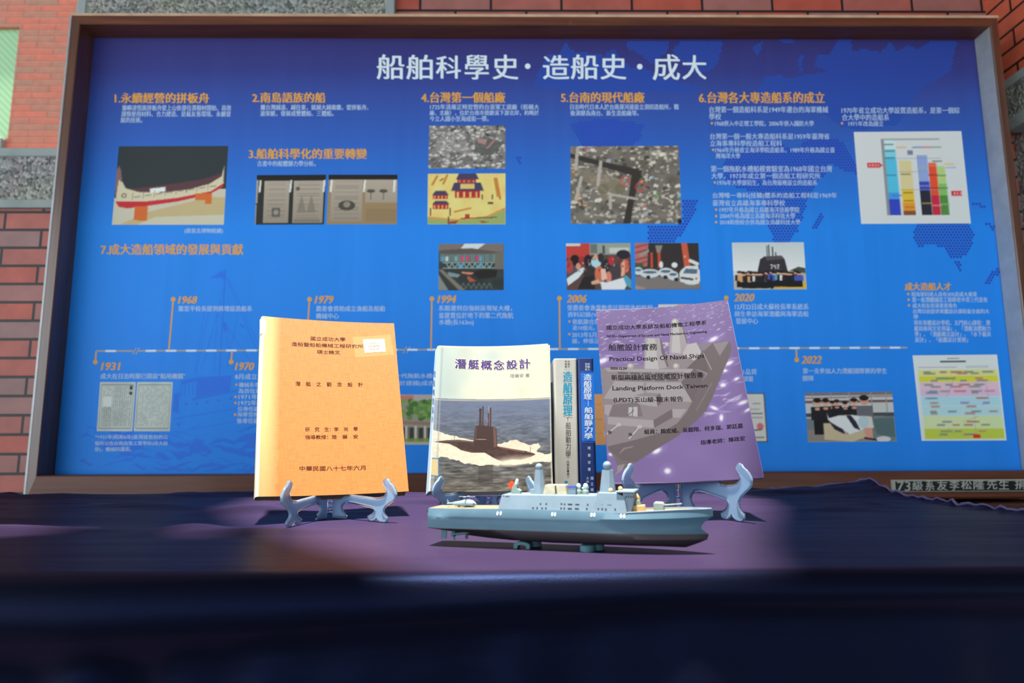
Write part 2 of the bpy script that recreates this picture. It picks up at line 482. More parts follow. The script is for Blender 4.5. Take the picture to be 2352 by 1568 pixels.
for h in holes: es += loop(h)
bmesh.ops.triangle_fill(bm, edges=es, use_beauty=True)
for fc in list(bm.faces):       # clear any triangles spanning an opening
    c = fc.calc_center_median()
    for h in holes:
        if inpoly(np.array([c.x]), np.array([c.y]), h)[0]:
            bm.faces.remove(fc); break
g = bmesh.ops.extrude_face_region(bm, geom=list(bm.faces))
bmesh.ops.translate(bm, verts=[v for v in g['geom'] if isinstance(v, bmesh.types.BMVert)], vec=(0, 0, 0.02))
bmesh.ops.recalc_face_normals(bm, faces=bm.faces)
me = bpy.data.meshes.new('roof_sun_mask'); bm.to_mesh(me); bm.free(); me.materials.append(M_PLASTER)
ce = bpy.data.objects.new('roof_sun_mask', me); COL.objects.link(ce)
tag(ce, kind='structure')

# ================================================================ the notice board
X0, X1, Z0, Z1 = -1.4809, 1.7254, 0.7469, 2.2975           # poster
OX0, OX1, OZ1, OZ0 = -1.518, 1.758, 2.338, 0.66            # outer frame
def wood_mat(name, col, rough, ax, coat=.2):
    m, ns, ls, b = nmat(name)
    t = node(ns, 'ShaderNodeTexCoord'); mp = node(ns, 'ShaderNodeMapping')
    mp.inputs['Scale'].default_value = (1.2, 30, 30) if ax == 'x' else (30, 30, 1.2)
    ls.new(t.outputs['Object'], mp.inputs['Vector'])
    nz = node(ns, 'ShaderNodeTexNoise', Scale=2.2, Detail=7.0, Roughness=0.6); ls.new(mp.outputs[0], nz.inputs['Vector'])
    r = node(ns, 'ShaderNodeValToRGB'); r.color_ramp.elements[0].position = 0.3; r.color_ramp.elements[1].position = 0.72
    r.color_ramp.elements[0].color = (*[c*0.62 for c in col], 1); r.color_ramp.elements[1].color = (*[c*1.25 for c in col], 1)
    ls.new(nz.outputs['Fac'], r.inputs['Fac'])
    n2 = node(ns, 'ShaderNodeTexNoise', Scale=3.0, Detail=8.0, Roughness=0.75); ls.new(t.outputs['Object'], n2.inputs['Vector'])
    r2 = node(ns, 'ShaderNodeValToRGB'); r2.color_ramp.elements[0].position = 0.64; r2.color_ramp.elements[1].position = 0.76
    ls.new(n2.outputs['Fac'], r2.inputs['Fac'])
    mx = node(ns, 'ShaderNodeMix', data_type='RGBA'); ls.new(r2.outputs['Color'], mx.inputs[0])
    ls.new(r.outputs['Color'], mx.inputs[6]); mx.inputs[7].default_value = (*[min(1, c*1.5+0.03) for c in col], 1)
    ls.new(mx.outputs[2], b.inputs['Base Color'])
    b.inputs['Roughness'].default_value = rough; b.inputs['Coat Weight'].default_value = coat; b.inputs['Coat Roughness'].default_value = 0.22; b.inputs['Specular IOR Level'].default_value = .3
    return m
M_WOODX = wood_mat('varnished wood', lin((104, 58, 38)), 0.5, 'x')
M_WOODZ = wood_mat('varnished wood upright', lin((98, 60, 42)), 0.42, 'z', 1.0)

bd = thing('notice_board', 'large wood-framed notice board with a printed blue poster on ship history', 'notice board', ((X0+X1)/2, Y_PANEL, 0))
fr = bpy.data.objects.new('frame', None); COL.objects.link(fr); fr.parent = bd; fr.matrix_parent_inverse = world_inv(bd)
ch = 0.007
def rail(name, m, ring):
    # mitred rail: ring(depth index) gives end points; cross-section from outer back, outer front, inner front, inner back
    v = ring; n = len(v)//2
    f = [tuple(range(n)), tuple(range(2*n-1, n-1, -1))]+[(i, (i+1) % n, (i+1) % n+n, i+n) for i in range(n)]
    return fixn(obj(name, v, f, m, fr))
def sect(kind, x, z, ix, iz, sx, sz):
    # corner of the frame: outer corner (x,z), inner corner (ix,iz); sx,sz point outwards
    return [(x, Y_WALL-0.005, z), (x, Y_FRONT+ch, z), (x-sx*ch, Y_FRONT, z-sz*ch), (ix+sx*0.003, Y_FRONT, iz+sz*0.003), (ix, Y_FRONT+0.003, iz), (ix, Y_PANEL+0.02, iz), (ix, Y_WALL-0.005, iz)]
TL = sect(0, OX0, OZ1, X0, Z1, -1, 1); TR = sect(0, OX1, OZ1, X1, Z1, 1, 1)
BL = sect(0, OX0, OZ0, X0, Z0, -1, -1); BR = sect(0, OX1, OZ0, X1, Z0, 1, -1)
rail('frame_rail', M_WOODX, TL+TR); rail('frame_rail', M_WOODX, BL+BR)
rail('frame_rail', M_WOODZ, TL+BL); rail('frame_rail', M_WOODZ, TR+BR)
M_WOODX2 = wood_mat('dark varnished wood', lin((84, 50, 36)), 0.5, 'x')
bevel(MB().box(OX0, OX1, Y_FRONT-0.014, Y_WALL-0.005, 0.612, OZ0-0.012).build('lower_moulding', M_WOODX2, bd), 0.006)
MB().box(OX0+0.01, OX1-0.01, Y_FRONT+0.03, Y_WALL-0.005, 0.0, 0.612).build('base_panel', M_WOODX2, bd)

M_GLINT = pmat('painted sky reflection', lin((168, 172, 172)), 0.38, metal=0.25, var=.14, scale=16)  # pale strips paint the sky's reflection on the right inner face and left edge
bevel(MB().box(X1-.0015, X1-.0002, Y_FRONT+.006, Y_PANEL-.003, Z0+.001, Z1-.001).build('inner_reflection', M_GLINT, bd), .0003)
MB().box(OX0, OX0+.0065, Y_FRONT-.0008, Y_FRONT+.008, OZ0+.002, OZ1-.010).build('edge_highlight', M_GLINT, bd)
MB().box(OX0, OX1, Y_FRONT-.0008, Y_FRONT+.008, OZ1-.010, OZ1).build('edge_highlight', pmat('painted edge highlight', lin((196, 164, 134)), .5, var=.2, scale=12), bd)  # tan strip paints the highlight along the top edge
# poster: printed gradient, plain azure below, violet above
m_po, ns, ls, b = nmat('poster print')
t = node(ns, 'ShaderNodeTexCoord'); sp = node(ns, 'ShaderNodeSeparateXYZ'); ls.new(t.outputs['Object'], sp.inputs[0])
mr_ = node(ns, 'ShaderNodeMapRange'); mr_.inputs['From Min'].default_value = Z1; mr_.inputs['From Max'].default_value = Z0
ls.new(sp.outputs['Z'], mr_.inputs['Value'])
r = node(ns, 'ShaderNodeValToRGB'); ls.new(mr_.outputs['Result'], r.inputs['Fac'])
stops = [(0.0, (50, 49, 110)), (0.08, (50, 58, 130)), (0.14, (50, 75, 155)), (0.24, (46, 92, 180)), (0.35, (38, 112, 206)), (0.46, (32, 132, 230)), (1.0, (32, 130, 232))]
el = r.color_ramp.elements
for i, (p, c) in enumerate(stops):
    q = el[i] if i < 2 else el.new(p)
    q.position = p; q.color = (*alb(c, EV_POSTER), 1)
ls.new(r.outputs['Color'], b.inputs['Base Color'])
# slack vertical ripples of the sheet
w_ = node(ns, 'ShaderNodeTexNoise', Scale=1.0, Detail=2.0); mp = node(ns, 'ShaderNodeMapping'); mp.inputs['Scale'].default_value = (9, 1, 0.5)
ls.new(t.outputs['Object'], mp.inputs['Vector']); ls.new(mp.outputs[0], w_.inputs['Vector'])
bp = node(ns, 'ShaderNodeBump', Strength=0.35, Distance=0.02); ls.new(w_.outputs['Fac'], bp.inputs['Height']); ls.new(bp.outputs['Normal'], b.inputs['Normal'])
b.inputs['Roughness'].default_value = 0.55; b.inputs['Specular IOR Level'].default_value = 0.25
po = MB().box(X0, X1, Y_PANEL, Y_PANEL+0.004, Z0, Z1).build('poster', m_po, bd)
def S(d):
    # surface d mm in front of the poster
    return lambda x, y: at_y(x, y, Y_PANEL-d*0.001)
def ink(name, rgb, ev=EV_POSTER, rough=0.55): return pmat(name, alb(rgb, ev), rough, spec=0.25)
I_WHITE = ink('poster pale ink', (206, 224, 234)); I_PALE = ink('poster text ink', (172, 198, 226)); I_ORANGE = ink('poster orange ink', (214, 158, 62))
I_MARK = ink('poster watermark ink', (38, 112, 224)); I_DOT = ink('poster map ink', (38, 70, 178)); I_DOT2 = ink('poster map upper ink', (34, 76, 172))

# world map of small hexagons
maps = [
 ([(1282,122),(1300,96),(1318,120),(1352,122),(1388,128),(1400,118),(1412,110),(1422,130),(1455,160),(1470,150),(1500,165),(1560,190),(1610,200),(1590,215),(1500,210),(1420,215),(1330,215),(1250,200),(1225,205),(1235,165),(1262,125)], I_DOT2, 6.0),
 ([(1435,100),(1460,92),(1500,96),(1540,92),(1530,120),(1500,150),(1470,125),(1445,112)], I_DOT2, 6.0),
 ([(1560,95),(1662,92),(1652,130),(1640,160),(1600,170),(1575,150),(1545,118)], I_DOT2, 5.4),
 ([(1310,285),(1390,270),(1480,285),(1470,320),(1455,333),(1335,333)], I_DOT, 6.6),
 ([(1735,105),(1752,92),(1748,115),(1740,130),(1726,110)], I_DOT2, 5.4), ([(1792,92),(1822,92),(1824,97),(1795,97)], I_DOT2, 5.4),
 ([(1832,140),(1850,115),(1840,150),(1846,168),(1836,165)], I_DOT2, 5.4),
 ([(1740,200),(1760,175),(1795,172),(1812,182),(1850,172),(1900,165),(1868,150),(1880,128),(1905,128),(1915,105),(1925,92),(1955,92),(1958,118),(1985,112),(2020,120),(2045,98),(2062,118),(2085,105),(2110,112),(2140,95),(2200,95),(2190,130),(2185,160),(2160,180),(2125,195),(2100,225),(2060,290),(2010,285),(1985,300),(1930,290),(1900,265),(1850,250),(1800,240),(1740,225)], I_DOT2, 5.2),
 ([(1660,372),(1700,345),(1770,325),(1835,345),(1850,322),(1930,322),(1962,372),(1975,400),(1945,395),(1905,372),(1893,400),(1872,430),(1852,470),(1842,505),(1832,532),(1812,556),(1778,556),(1765,520),(1757,470),(1742,440),(1690,432),(1662,410)], I_DOT, 7.3),
 ([(1566,455),(1602,457),(1598,488),(1578,520),(1560,545),(1545,558),(1490,558),(1490,518),(1566,514)], I_DOT, 7.6),
 ([(1880,492),(1893,486),(1886,515),(1868,531),(1861,522)], I_DOT, 7.0),
 ([(2105,514),(2228,514),(2238,540),(2232,568),(2212,592),(2186,592),(2166,568),(2140,562),(2108,566),(2097,545)], I_DOT, 7.3),
 ([(2195,602),(2208,602),(2206,624),(2200,615)], I_DOT, 7.0), ([(2258,650),(2290,612),(2296,628),(2266,656)], I_DOT, 7.2),
 ([(2232,462),(2250,464),(2266,476),(2260,482),(2248,470),(2232,468)], I_DOT, 7.2), ([(2262,508),(2286,520),(2280,528),(2262,514)], I_DOT, 7.2),
 ([(1184,356),(1198,358),(1196,380),(1186,366)], I_DOT, 7.0)]
for mi, mt in enumerate((I_DOT, I_DOT2)):
    V, Fc = [], []
    for pts, mm, pt in maps:
        if mm is not mt: continue
        xs = [p[0] for p in pts]; ys = [p[1] for p in pts]
        row = 0; y = min(ys)
        while y <= max(ys):
            x = min(xs)-pt+(pt/2 if row % 2 else 0)
            gx = np.arange(x, max(xs)+pt, pt)
            for xx, k in zip(gx, inpoly(gx, np.full_like(gx, y), pts)):
                if k:
                    n = len(V); V += [S(0.2)(a, c) for a, c in disc(xx, y, pt*0.45, 6)]; Fc.append(tuple(range(n, n+6)))
            y += pt*0.866; row += 1
    obj('printed_map', V, Fc, mt, po)
# faint drawing of a two-masted vessel in waves
wm = []
L = lambda *a: wm.append(seg(*a))
L(518,618,504,862,3.2); L(518,620,512,640,5); wm.append([(479,640),(512,621),(516,636)]); L(500,720,588,848,1.4)
L(520,636,588,800,1.6); L(514,660,470,830,1.2); L(508,690,462,850,1.2); L(482,700,450,860,1.2); L(470,712,447,858,1.1); L(548,712,520,850,1.2); L(552,745,560,752,5); L(516,740,518,760,9)
L(525,640,600,805,1.1); L(500,700,492,860,1.1); L(512,738,540,862,1.1)
for i in range(5):
    x0 = 418+i*9; wm.append(seg(x0, 872-i, x0-3, 912-i*2, 2.4))
wm += [[(418,874),(452,866),(453,874),(419,882)], [(452,866),(532,862),(528,898),(450,912)], [(400,905),(412,900),(410,950),(396,945)], [(440,915),(545,895),(545,899),(440,920)]]
for x, y in ((428,928),(452,926),(476,923),(502,919),(530,915)): wm.append(disc(x, y, 3.6, 10))
wm.append(seg(398,962,590,930,2.2)); wm.append(disc(410, 974, 4, 8)); L(440,985,590,960,1.4); L(400,1000,460,975,1.4)
rr = random.Random(3)
for i in range(60):
    x = rr.uniform(170, 590); y = rr.uniform(985, 1078); w = rr.uniform(25, 110); h = rr.uniform(2, 9)*(1.6 if 1010 < y < 1050 else 0.7)
    n = 9; top, bot = [], []
    for k in range(n):
        q = k/(n-1); e_ = math.sin(math.pi*q)**0.7
        yy = y+6*math.sin(q*5+i)+rr.uniform(-1.5, 1.5)-0.06*w*q
        top.append((x+w*q, yy-h*e_*rr.uniform(.3, 1))); bot.append((x+w*q, yy+h*e_*rr.uniform(.3, 1)))
    poly = top+bot[::-1]
    poly = [(min(p[0], 640), p[1]) for p in poly]
    wm.append(poly)
V, Fc = [], []
for i, pts in enumerate(wm):
    n = len(V); V += [S(0.05+.003*i)(*p) for p in pts]; Fc.append(tuple(range(n, n+len(pts))))
obj('printed_vessel', V, Fc, I_MARK, po)

lettering('title_lettering', fat([('船',(866,125,928,182)),('舶',(934,126,993,182)),('科',(1002,128,1058,180)),('學',(1068,126,1122,182)),('史',(1132,126,1190,182)),
   ('造',(1248,127,1307,182)),('船',(1312,125,1374,182)),('史',(1380,125,1438,182)),('成',(1500,125,1561,184)),('大',(1568,127,1622,182))], 1.0, .4), S(0.5), I_WHITE, po, res=3,
   extra=[disc(1212,152,6.5), disc(1469.5,153,6.5)], layer=(S, .5))
for it in [('1.永續經營的拼板舟',(264,213,480,237)),('2.南島語族的船',(580,212,747,236)),('3.船舶科學化的重要轉變',(572,341,842,365)),
   ('4.台灣第一個船廠',(968,211,1160,236)),('5.台南的現代船廠',(1289,211,1480,236)),('6.台灣各大專造船系的成立',(1606,211,1894,237)),
   ('7.成大造船領域的發展與貢獻',(232,560,558,585)),('成大造船人才',(2079,649,2184,667))]:
    lettering('heading_lettering', fat([it], .8, .2), None, I_ORANGE, po, layer=(S, .5))
for a, x0, y0, x1, y1 in (('1968',410,680,451,697),('1979',724,679,764,697),('1994',1006,678,1046,696),('2006',1303,677,1346,695),
   ('2020',1687,674,1731,692),('1931',233,832,274,850),('1970',541,832,582,850),('2022',1842,817,1886,835)):
    lettering('year_lettering', fat([(a, [(x0+3, y0), (x1+3, y0), (x1-1, y1), (x0-1, y1)])], .9), None, I_ORANGE, po, layer=(S, .5))
body = [('蘭嶼達悟族拼板舟從上山依部位選樹材開始、高效',281,241,531,254),('謹慎使用材料、合力建造、是最友善環境、永續發',279,255,530,268),('展的技術。',277,269,327,282),
 ('離台灣越遠、越往東，就越大越複雜，從拼板舟、',599,240,846,253),('邊架艇，發展成雙體船、三體船。',598,254,766,267),('古書中的船體靜力學分析。',591,369,725,382),
 ('1725年清雍正時官營的台澎軍工道廠（俗稱大',988,239,1238,252),('廠、北廠），位於台南市德慶溪下游北岸，約略於',987,253,1238,265),('今立人國小至海成街一帶。',987,266,1122,279),
 ('日治時代日本人於台南運河邊設立須田造船所，戰',1310,239,1559,252),('後演變為南台、新生造船廠等。',1310,253,1467,266),
 ('台灣第一個造船科系是1949年遷台的海軍機械',1629,244,1902,259),('學校',1629,260,1656,275),('1968併入中正理工學院，2006年併入國防大學',1642,277,1869,290),
 ('台灣第一個一般大專造船科系是1959年臺灣省',1631,306,1905,320),('立海事專科學校造船工程科',1631,322,1796,336),('1964年升格省立海洋學院造船系，1989年升格為國立臺',1643,338,1917,351),('灣海洋大學',1644,352,1700,364),
 ('第一個拖航水槽船模實驗室為1968年國立台灣',1633,380,1911,395),('大學，1973年成立第一個造船工程研究所',1634,397,1884,411),('1976年大學部招生，為台灣最晚設立的造船系',1648,413,1877,426),
 ('台灣唯一專科(技職)體系的造船工程科是1969年',1637,442,1922,457),('臺灣省立高雄海事專科學校',1637,459,1803,473),('1997年升格為國立高雄海洋技術學院',1653,475,1836,488),
 ('2004升格為國立高雄海洋科技大學',1653,489,1826,502),('2018和他校合併為國立高雄科技大學',1653,504,1838,516),
 ('1970年省立成功大學設置造船系，是第一個綜',1933,246,2204,261),('合大學中的造船系',1934,262,2042,277),('1971年改為國立',1949,278,2029,290),('(德意志博物館藏)',424,524,512,537),
 ('羅雲平校長提到將增設造船系',410,702,579,715),('農委會資助成立漁船及船舶',726,702,884,715),('機械中心',726,719,778,732),
 ('系館遷到自強校區現址大樓，',1008,701,1176,714),('並建置位於地下的第二代拖航',1008,717,1179,731),('水槽(長163m)',1008,733,1088,748),
 ('受農委會漁業數委託開發漁船航程',1303,700,1499,713),('資料記錄(VDR)',1304,716,1392,730),('依航跡合理配油',1315,732,1402,745),('達10億元。',1315,747,1366,758),('2013年5月廣大興',1314,762,1410,775),('據，伸張正義',1314,777,1390,789),
 ('12月22日成大蘇校長率系統系',1688,697,1857,711),('師生參訪海軍潛艦與海軍造船',1688,714,1857,727),('發展中心',1690,730,1741,744),
 ('成大在日治時期已開設"船用機關"',231,857,425,870),('*1931年(昭和6年)臺灣總督府的公',219,998,386,1010),('報所公告台南高等工業學校(成大前',218,1013,385,1024),('身)，機械科課表。',217,1026,302,1038),
 ('8月成立　造船系',540,858,650,871),('機械系李主任',549,878,620,889),('為首位兼任系主任',548,892,650,903),('1971年吳先生',548,905,640,917),('1972年聘三',548,919,620,931),('位專任副教授',546,933,620,944),('海軍官校教授',545,946,620,957),('後專任副教授',544,960,620,972),
 ('第一代拖航水槽(',893,857,998,870),('位於建國(成杏)',902,874,1002,887),('1品質',1707,847,1738,860),('實驗',1709,863,1730,876),
 ('第一支參加人力潛艇國際賽的學生',1844,845,2037,858),('團隊',1844,862,1869,875),
 ('現海軍科研人員有30%是成大畢業',2093,670,2244,681),('第一批潛艦國造工程師老中青三代皆有',2095,682,2268,694),('成大校友扮演重要角色',2096,696,2198,707),('台灣目前提供軍艦設計課程最全面的大',2097,709,2272,720),('學',2098,722,2109,733),
 ('現有軍艦設計學程，五門核心課程：潛',2099,735,2274,747),('艇技術與文化導論」、「潛艇流體動力',2100,748,2275,760),('學」、「潛艇概念設計」、「水下載具',2101,761,2276,773),('設計」、「船艦設計實務」',2102,774,2223,786)]
paras, prev = [], None
for a in body:       # lines that stand close together make one paragraph
    if prev and abs(a[1]-prev[1]) < 16 and 0 < a[2]-prev[2] < 19: paras[-1].append((a[0], a[1:]))
    else: paras.append([(a[0], a[1:])])
    prev = a
for q in paras: lettering('paragraph_lettering', fat(q, .2), None, I_PALE, po, layer=(S, .5))
bul = [(1635,283),(1638,344),(1642,419),(1645,481),(1645,496),(1645,510),(1934,283),(2086,675),(2087,688),(2088,701),(1308,738),(1308,767),(543,883),(541,911),(541,925),(540,952)]
V, Fc = [], []
def pr(pts, d=0.52):
    n = len(V); V.extend(S(d)(*p) for p in pts); Fc.append(tuple(range(n, n+len(pts))))
for x, y in bul:
    V, Fc = [], []; pr(disc(x, y, 2.8, 10)); obj('bullet_dot', V, Fc, I_ORANGE, po)
V, Fc = [], []
for x, y, a in ((398,687,(398,687,388,804)),(711,687,(711,687,703,803)),(992,686,(992,686,990,802)),(1285,685,(1285,685,1286,801)),(1668,684,(1668,684,1674,800)),(219,831,(221,806,219,831)),(531,831,(533,806,531,831)),(1830,826,(1829,802,1830,826))):
    V, Fc = [], []; pr(disc(x, y, 5.4, 14)); pr(seg(*a, 3.4), .48); obj('timeline_marker', V, Fc, I_ORANGE, po)
tl = lambda x: 806-8*(x-221)/1863
V, Fc = [], []
for a, b2 in ((221, 306), (318, 928), (940, 2084)): pr(seg(a, tl(a), b2, tl(b2), 3.6), 0.42)
for x in (309, 316, 930, 938): pr(seg(x+4, tl(x)-8, x-4, tl(x)+8, 2.2), 0.40)
obj('timeline_line', V, Fc, ink('poster grey ink', (160, 158, 152)), po)
V, Fc = [], []
x = 242.0
while x < 2060:
    if not (296 < x+12 < 318 or 920 < x+12 < 942):
        V, Fc = [], []; pr(seg(x, tl(x), x+24, tl(x+24), 4.6), 0.46); obj('timeline_dash', V, Fc, I_WHITE, po)
    x += 46.2

# ---------------------------------------------------------------- the pictures printed on the poster
M_INK = vcol_mat('printed picture ink', 0.55, 0.25)
def aerial(p, seed, tone=(150, 148, 142), n=520, smin=.008, smax=.03):
    # a town seen from above: blocks of roofs in several greys
    r = random.Random(seed)
    p.noise(18, 9, 12, seed)
    for i in range(n):
        x, y = r.random(), r.random(); a, b2 = r.uniform(smin, smax), r.uniform(smin, smax)
        g = r.choice((70, 95, 120, 165, 190, 205, 225)); an = r.choice((.2, .2, .35, -.3, 1.2))
        ca, sa = math.cos(an), math.sin(an)
        p.poly([(x+ca*u*a-sa*v*b2, y+sa*u*a+ca*v*b2) for u, v in ((-1,-1),(1,-1),(1,1),(-1,1))], (g*tone[0]/150, g*tone[1]/150, g*tone[2]/150), .85)
    return p
def crowd(p, xs, y0, h, cols, seed, skin=(220, 170, 140), hair=(30, 26, 26), legs=(28, 28, 32)):
    r = random.Random(seed)
    for x in xs:
        w = h*.19; y = y0+r.uniform(-.02, .02)
        p.rect(x-w*.75, y+h*.52, x+w*.75, y+h, legs)
        p.poly([(x-w, y+h*.24), (x+w, y+h*.24), (x+w*1.05, y+h*.6), (x-w*1.05, y+h*.6)], r.choice(cols))
        p.ell(x, y+h*.12, w*.55, h*.1, skin); p.ell(x, y+h*.06, w*.6, h*.065, hair)
def printed(pic, quad, d=0.35, label=None): return pic_obj('printed_photo', pic, quad, S(d), M_INK, po, EV_POSTER, label)

# canoe on a museum stand
p = Pic(124, 90, (273, 336, 524, 516), (46, 54, 56))
f2 = lambda x, y: (200+x/4.126, 180+y/4.126)
p.poly([f2(200,1150), f2(760,1050), f2(1400,1050), f2(1400,1420), f2(200,1420)], (196, 194, 172))
p.poly([f2(380,1380), f2(640,1260), f2(1200,1120), f2(1340,1130), f2(1340,1290), f2(700,1310), f2(500,1400)], (186, 166, 112), .75)
p.poly([f2(430,1050), f2(800,1005), f2(1100,960), f2(1300,900), f2(1300,1000), f2(1000,1080), f2(600,1100)], (88, 58, 62))
p.poly([f2(296,880), f2(322,830), f2(345,870), f2(360,970), f2(400,1040), f2(520,1075), f2(760,1080), f2(1000,1050), f2(1180,1000), f2(1290,930), f2(1308,830), f2(1312,1000), f2(1200,1070), f2(900,1130), f2(600,1165), f2(380,1180), f2(320,1150), f2(300,1040)], (206, 200, 168))
p.poly([f2(296,880), f2(322,830), f2(345,870), f2(362,985), f2(330,960), f2(318,1140), f2(300,1040)], (130, 100, 96))
p.poly([f2(318,1165), f2(600,1165), f2(900,1130), f2(1200,1070), f2(1310,995), f2(1308,1030), f2(1180,1100), f2(900,1165), f2(560,1215), f2(430,1230), f2(350,1215)], (190, 44, 52))
for a in ((500,1210,620,1340), (540,1280,620,1345), (1055,1090,1210,1150), (1150,1140,1210,1190)):
    x0, y0 = f2(a[0], a[1]); x1, y1 = f2(a[2], a[3]); p.rect(x0, y0, x1, y1, (206, 104, 42))
p.poly([f2(625,1045), f2(770,1028), f2(780,1070), f2(635,1082)], (225, 230, 225)); p.ell(*f2(392,1110), 6, 5.5, (110, 104, 90)); p.ell(*f2(392,1110), 3.6, 3.2, (200, 196, 164))
for i in range(8):
    x = 470+i*100; p.line(*f2(x, 1150-i*14), *f2(x, 1085-i*14), 1.2, (70, 62, 58), .7); p.line(*f2(x+20, 1125-i*14), *f2(x+70, 1118-i*14), 3, (120, 112, 92), .6)
printed(p, [(273,336),(524,335),(514,516),(257,516)])
# two photographs of old books in a display case
for q, kind in (([(590,402),(749,401),(744,515),(585,516)], 0), ([(755,401),(913,401),(911,515),(750,515)], 1)):
    p = Pic(100, 72, (0, 0, 1, 1), (40, 44, 40) if not kind else (150, 128, 92))
    p.rect(0, 0, 1, .1, (30, 26, 24))
    pages = [(-.2,.1,.03,.57),(-.2,.6,.02,1.1),(.12,.12,.48,.96),(.54,.12,.97,.97)] if not kind else [(.05,.1,.5,.94),(.54,.1,1.1,.56)]
    for x0, y0, x1, y1 in pages:
        p.vgrad(0, 1, (176, 166, 150), (146, 136, 120), (p.X > x0) & (p.X < x1) & (p.Y > y0) & (p.Y < y1))
        n = int((y1-y0)*22)
        for k in range(n):
            yy = y0+.04+(y1-y0-.06)*k/n
            if (k*7+kind) % 5 < 3 and x1 < 1.05: p.line(max(0, x0+.06), yy, x1-.06, yy, .012, (96, 90, 80), .5)
    if not kind:
        p.rect(.24, .66, .36, .84, (96, 92, 84)); p.ell(.3, .75, .035, .05, (150, 144, 132)); p.ell(.6, .28, .03, .04, (90, 86, 78))
        for x in (.66, .8): p.poly([(x, .4), (x+.07, .76), (x-.06, .76)], (120, 114, 102), .7)
        p.line(.58, .92, .92, .92, .05, (110, 104, 92), .6)
    else:
        p.ell(.28, .62, .12, .1, (74, 70, 62)); p.ell(.28, .6, .05, .06, (140, 134, 118))
        for x in (.62, .8): p.ell(x, .33, .06, .035, (80, 76, 68)); p.line(x, .3, x, .5, .012, (90, 84, 74))
        for k in range(9): p.line(.56, .7+k*.028, .98, .7+k*.028, .01, (100, 84, 58), .7)
    for x in ((.06, .5, .98) if not kind else (.05, .53, .96)): p.line(x, .12, x-.01, .34, .03, (228, 232, 226), .9)
    printed(p, q)
# aerial views
p = aerial(Pic(100, 56, bg=(120, 118, 114)), 5)
p.poly([(.6,.38),(.72,.25),(.98,.4),(.8,.72),(.6,.6)], (88, 92, 88), .85); p.poly([(.63,.3),(.76,.32),(.74,.44),(.64,.4)], (170, 132, 126)); p.line(.86, .33, .76, .52, .03, (168, 120, 118)); p.rect(.1, .15, .5, .6, (200, 200, 198), .25)
printed(p, [(986,289),(1161,288),(1161,387),(984,387)])
# old painted plan of a shipyard (plain stand-in)
p = Pic(100, 66, bg=(228, 206, 124)); p.noise(10, 6, 8, 3)
p.poly([(0,.88),(.3,.9),(.6,.88),(.8,.82),(1,.68),(1,1),(0,1)], (150, 170, 104)); p.poly([(0,.84),(.4,.9),(.75,.84),(1,.66),(1,.7),(.76,.87),(.4,.93),(0,.88)], (206, 150, 70))
for x0, y0, x1, y1 in ((.36,.0,.66,.12),(.3,.18,.72,.34),(.06,.34,.27,.42),(.06,.54,.28,.6)): p.poly([(x0,y1),(x0+.04,y0),(x1-.04,y0),(x1,y1)], (70, 64, 92))
for x0, y0, x1, y1 in ((.35,.34,.67,.48),(.07,.42,.26,.5),(.07,.6,.27,.7),(.38,.12,.62,.18)):
    p.rect(x0, y0, x1, y1, (176, 46, 48))
    for k in range(4): p.rect(x0+(x1-x0)*(k+.3)/4, y0+.02, x0+(x1-x0)*(k+.6)/4, y1-.01, (224, 196, 110))
p.rect(.42, .2, .6, .3, (218, 190, 110)); p.rect(.2, .5, .26, .54, (228, 206, 124))
for a in ((.12,.05,.06,.22),(.25,.03,.2,.2),(.86,.1,.9,.45),(.88,.1,.93,.5),(.35,.75,.55,.68)): p.line(*a, .03, (196, 128, 56))
for a in ((.04,.68,.04,.82),(.29,.68,.29,.82),(.27,.85,.27,1),(.2,.1,.16,.14),(.7,.42,.7,.5),(.83,.42,.83,.5),(.43,.88,.88,.86)): p.line(*a, .016, (80, 50, 40))
p.poly([(.25,.95),(.4,.92),(.36,.99),(.27,.99)], (150, 70, 50)); p.poly([(.66,.92),(.8,.95),(.7,.97)], (150, 70, 50)); p.rect(.48, .8, .54, .87, (180, 60, 50)); p.rect(.77, .56, .84, .6, (70, 60, 60))
printed(p, [(983,399),(1161,398),(1161,515),(982,515)])
p = aerial(Pic(124, 90, bg=(112, 108, 98)), 9, (150, 146, 134), 620, .006, .024)
p.poly([(0,.09),(.3,.2),(.63,.3),(.66,.42),(.56,.38),(.25,.25),(0,.15)], (58, 54, 50)); p.poly([(.56,.36),(.66,.3),(.62,.45),(.56,.8),(.54,1),(.47,1),(.52,.7)], (56, 52, 46))
p.poly([(.04,.28),(.3,.35),(.5,.45),(.5,.6),(.36,.62),(.3,.75),(.24,.55),(.1,.42)], (134, 124, 106), .8)
for a in ((.28,.2,.25,.5),(.25,.5,.36,.62),(.36,.62,.6,.68),(.36,.62,.36,.8),(.1,.4,.05,.7),(.07,.02,.05,.3)): p.line(*a, .03, (176, 170, 158))
p.ell(.3, .55, .05, .07, (110, 104, 80), .7); p.ell(.45, .55, .05, .07, (112, 106, 82), .7)
for x, y in ((.5,.45),(.635,.53)):
    th = np.hypot((p.X-x)/.042, (p.Y-y)/.058); p.mask((th < 1.08) & (th > .9), (220, 70, 70))
for x, y, c in ((.03,.33,(230,150,60)),(.08,.65,(230,150,60)),(.08,.73,(230,150,60)),(.14,.76,(230,150,60)),(.65,.46,(230,150,60)),(.35,.18,(110,170,220)),(.75,.4,(110,170,220)),(.98,.65,(80,190,190)),(.78,.63,(80,190,80)),(.15,.04,(220,90,140)),(.67,.76,(230,110,120)),(.7,.95,(230,150,60)),(.68,.87,(110,170,220))): p.ell(x, y, .012, .016, c)
p.rect(.965, .94, 1, 1, (30, 30, 30))
printed(p, [(1310,336),(1559,335),(1566,513),(1311,514)])
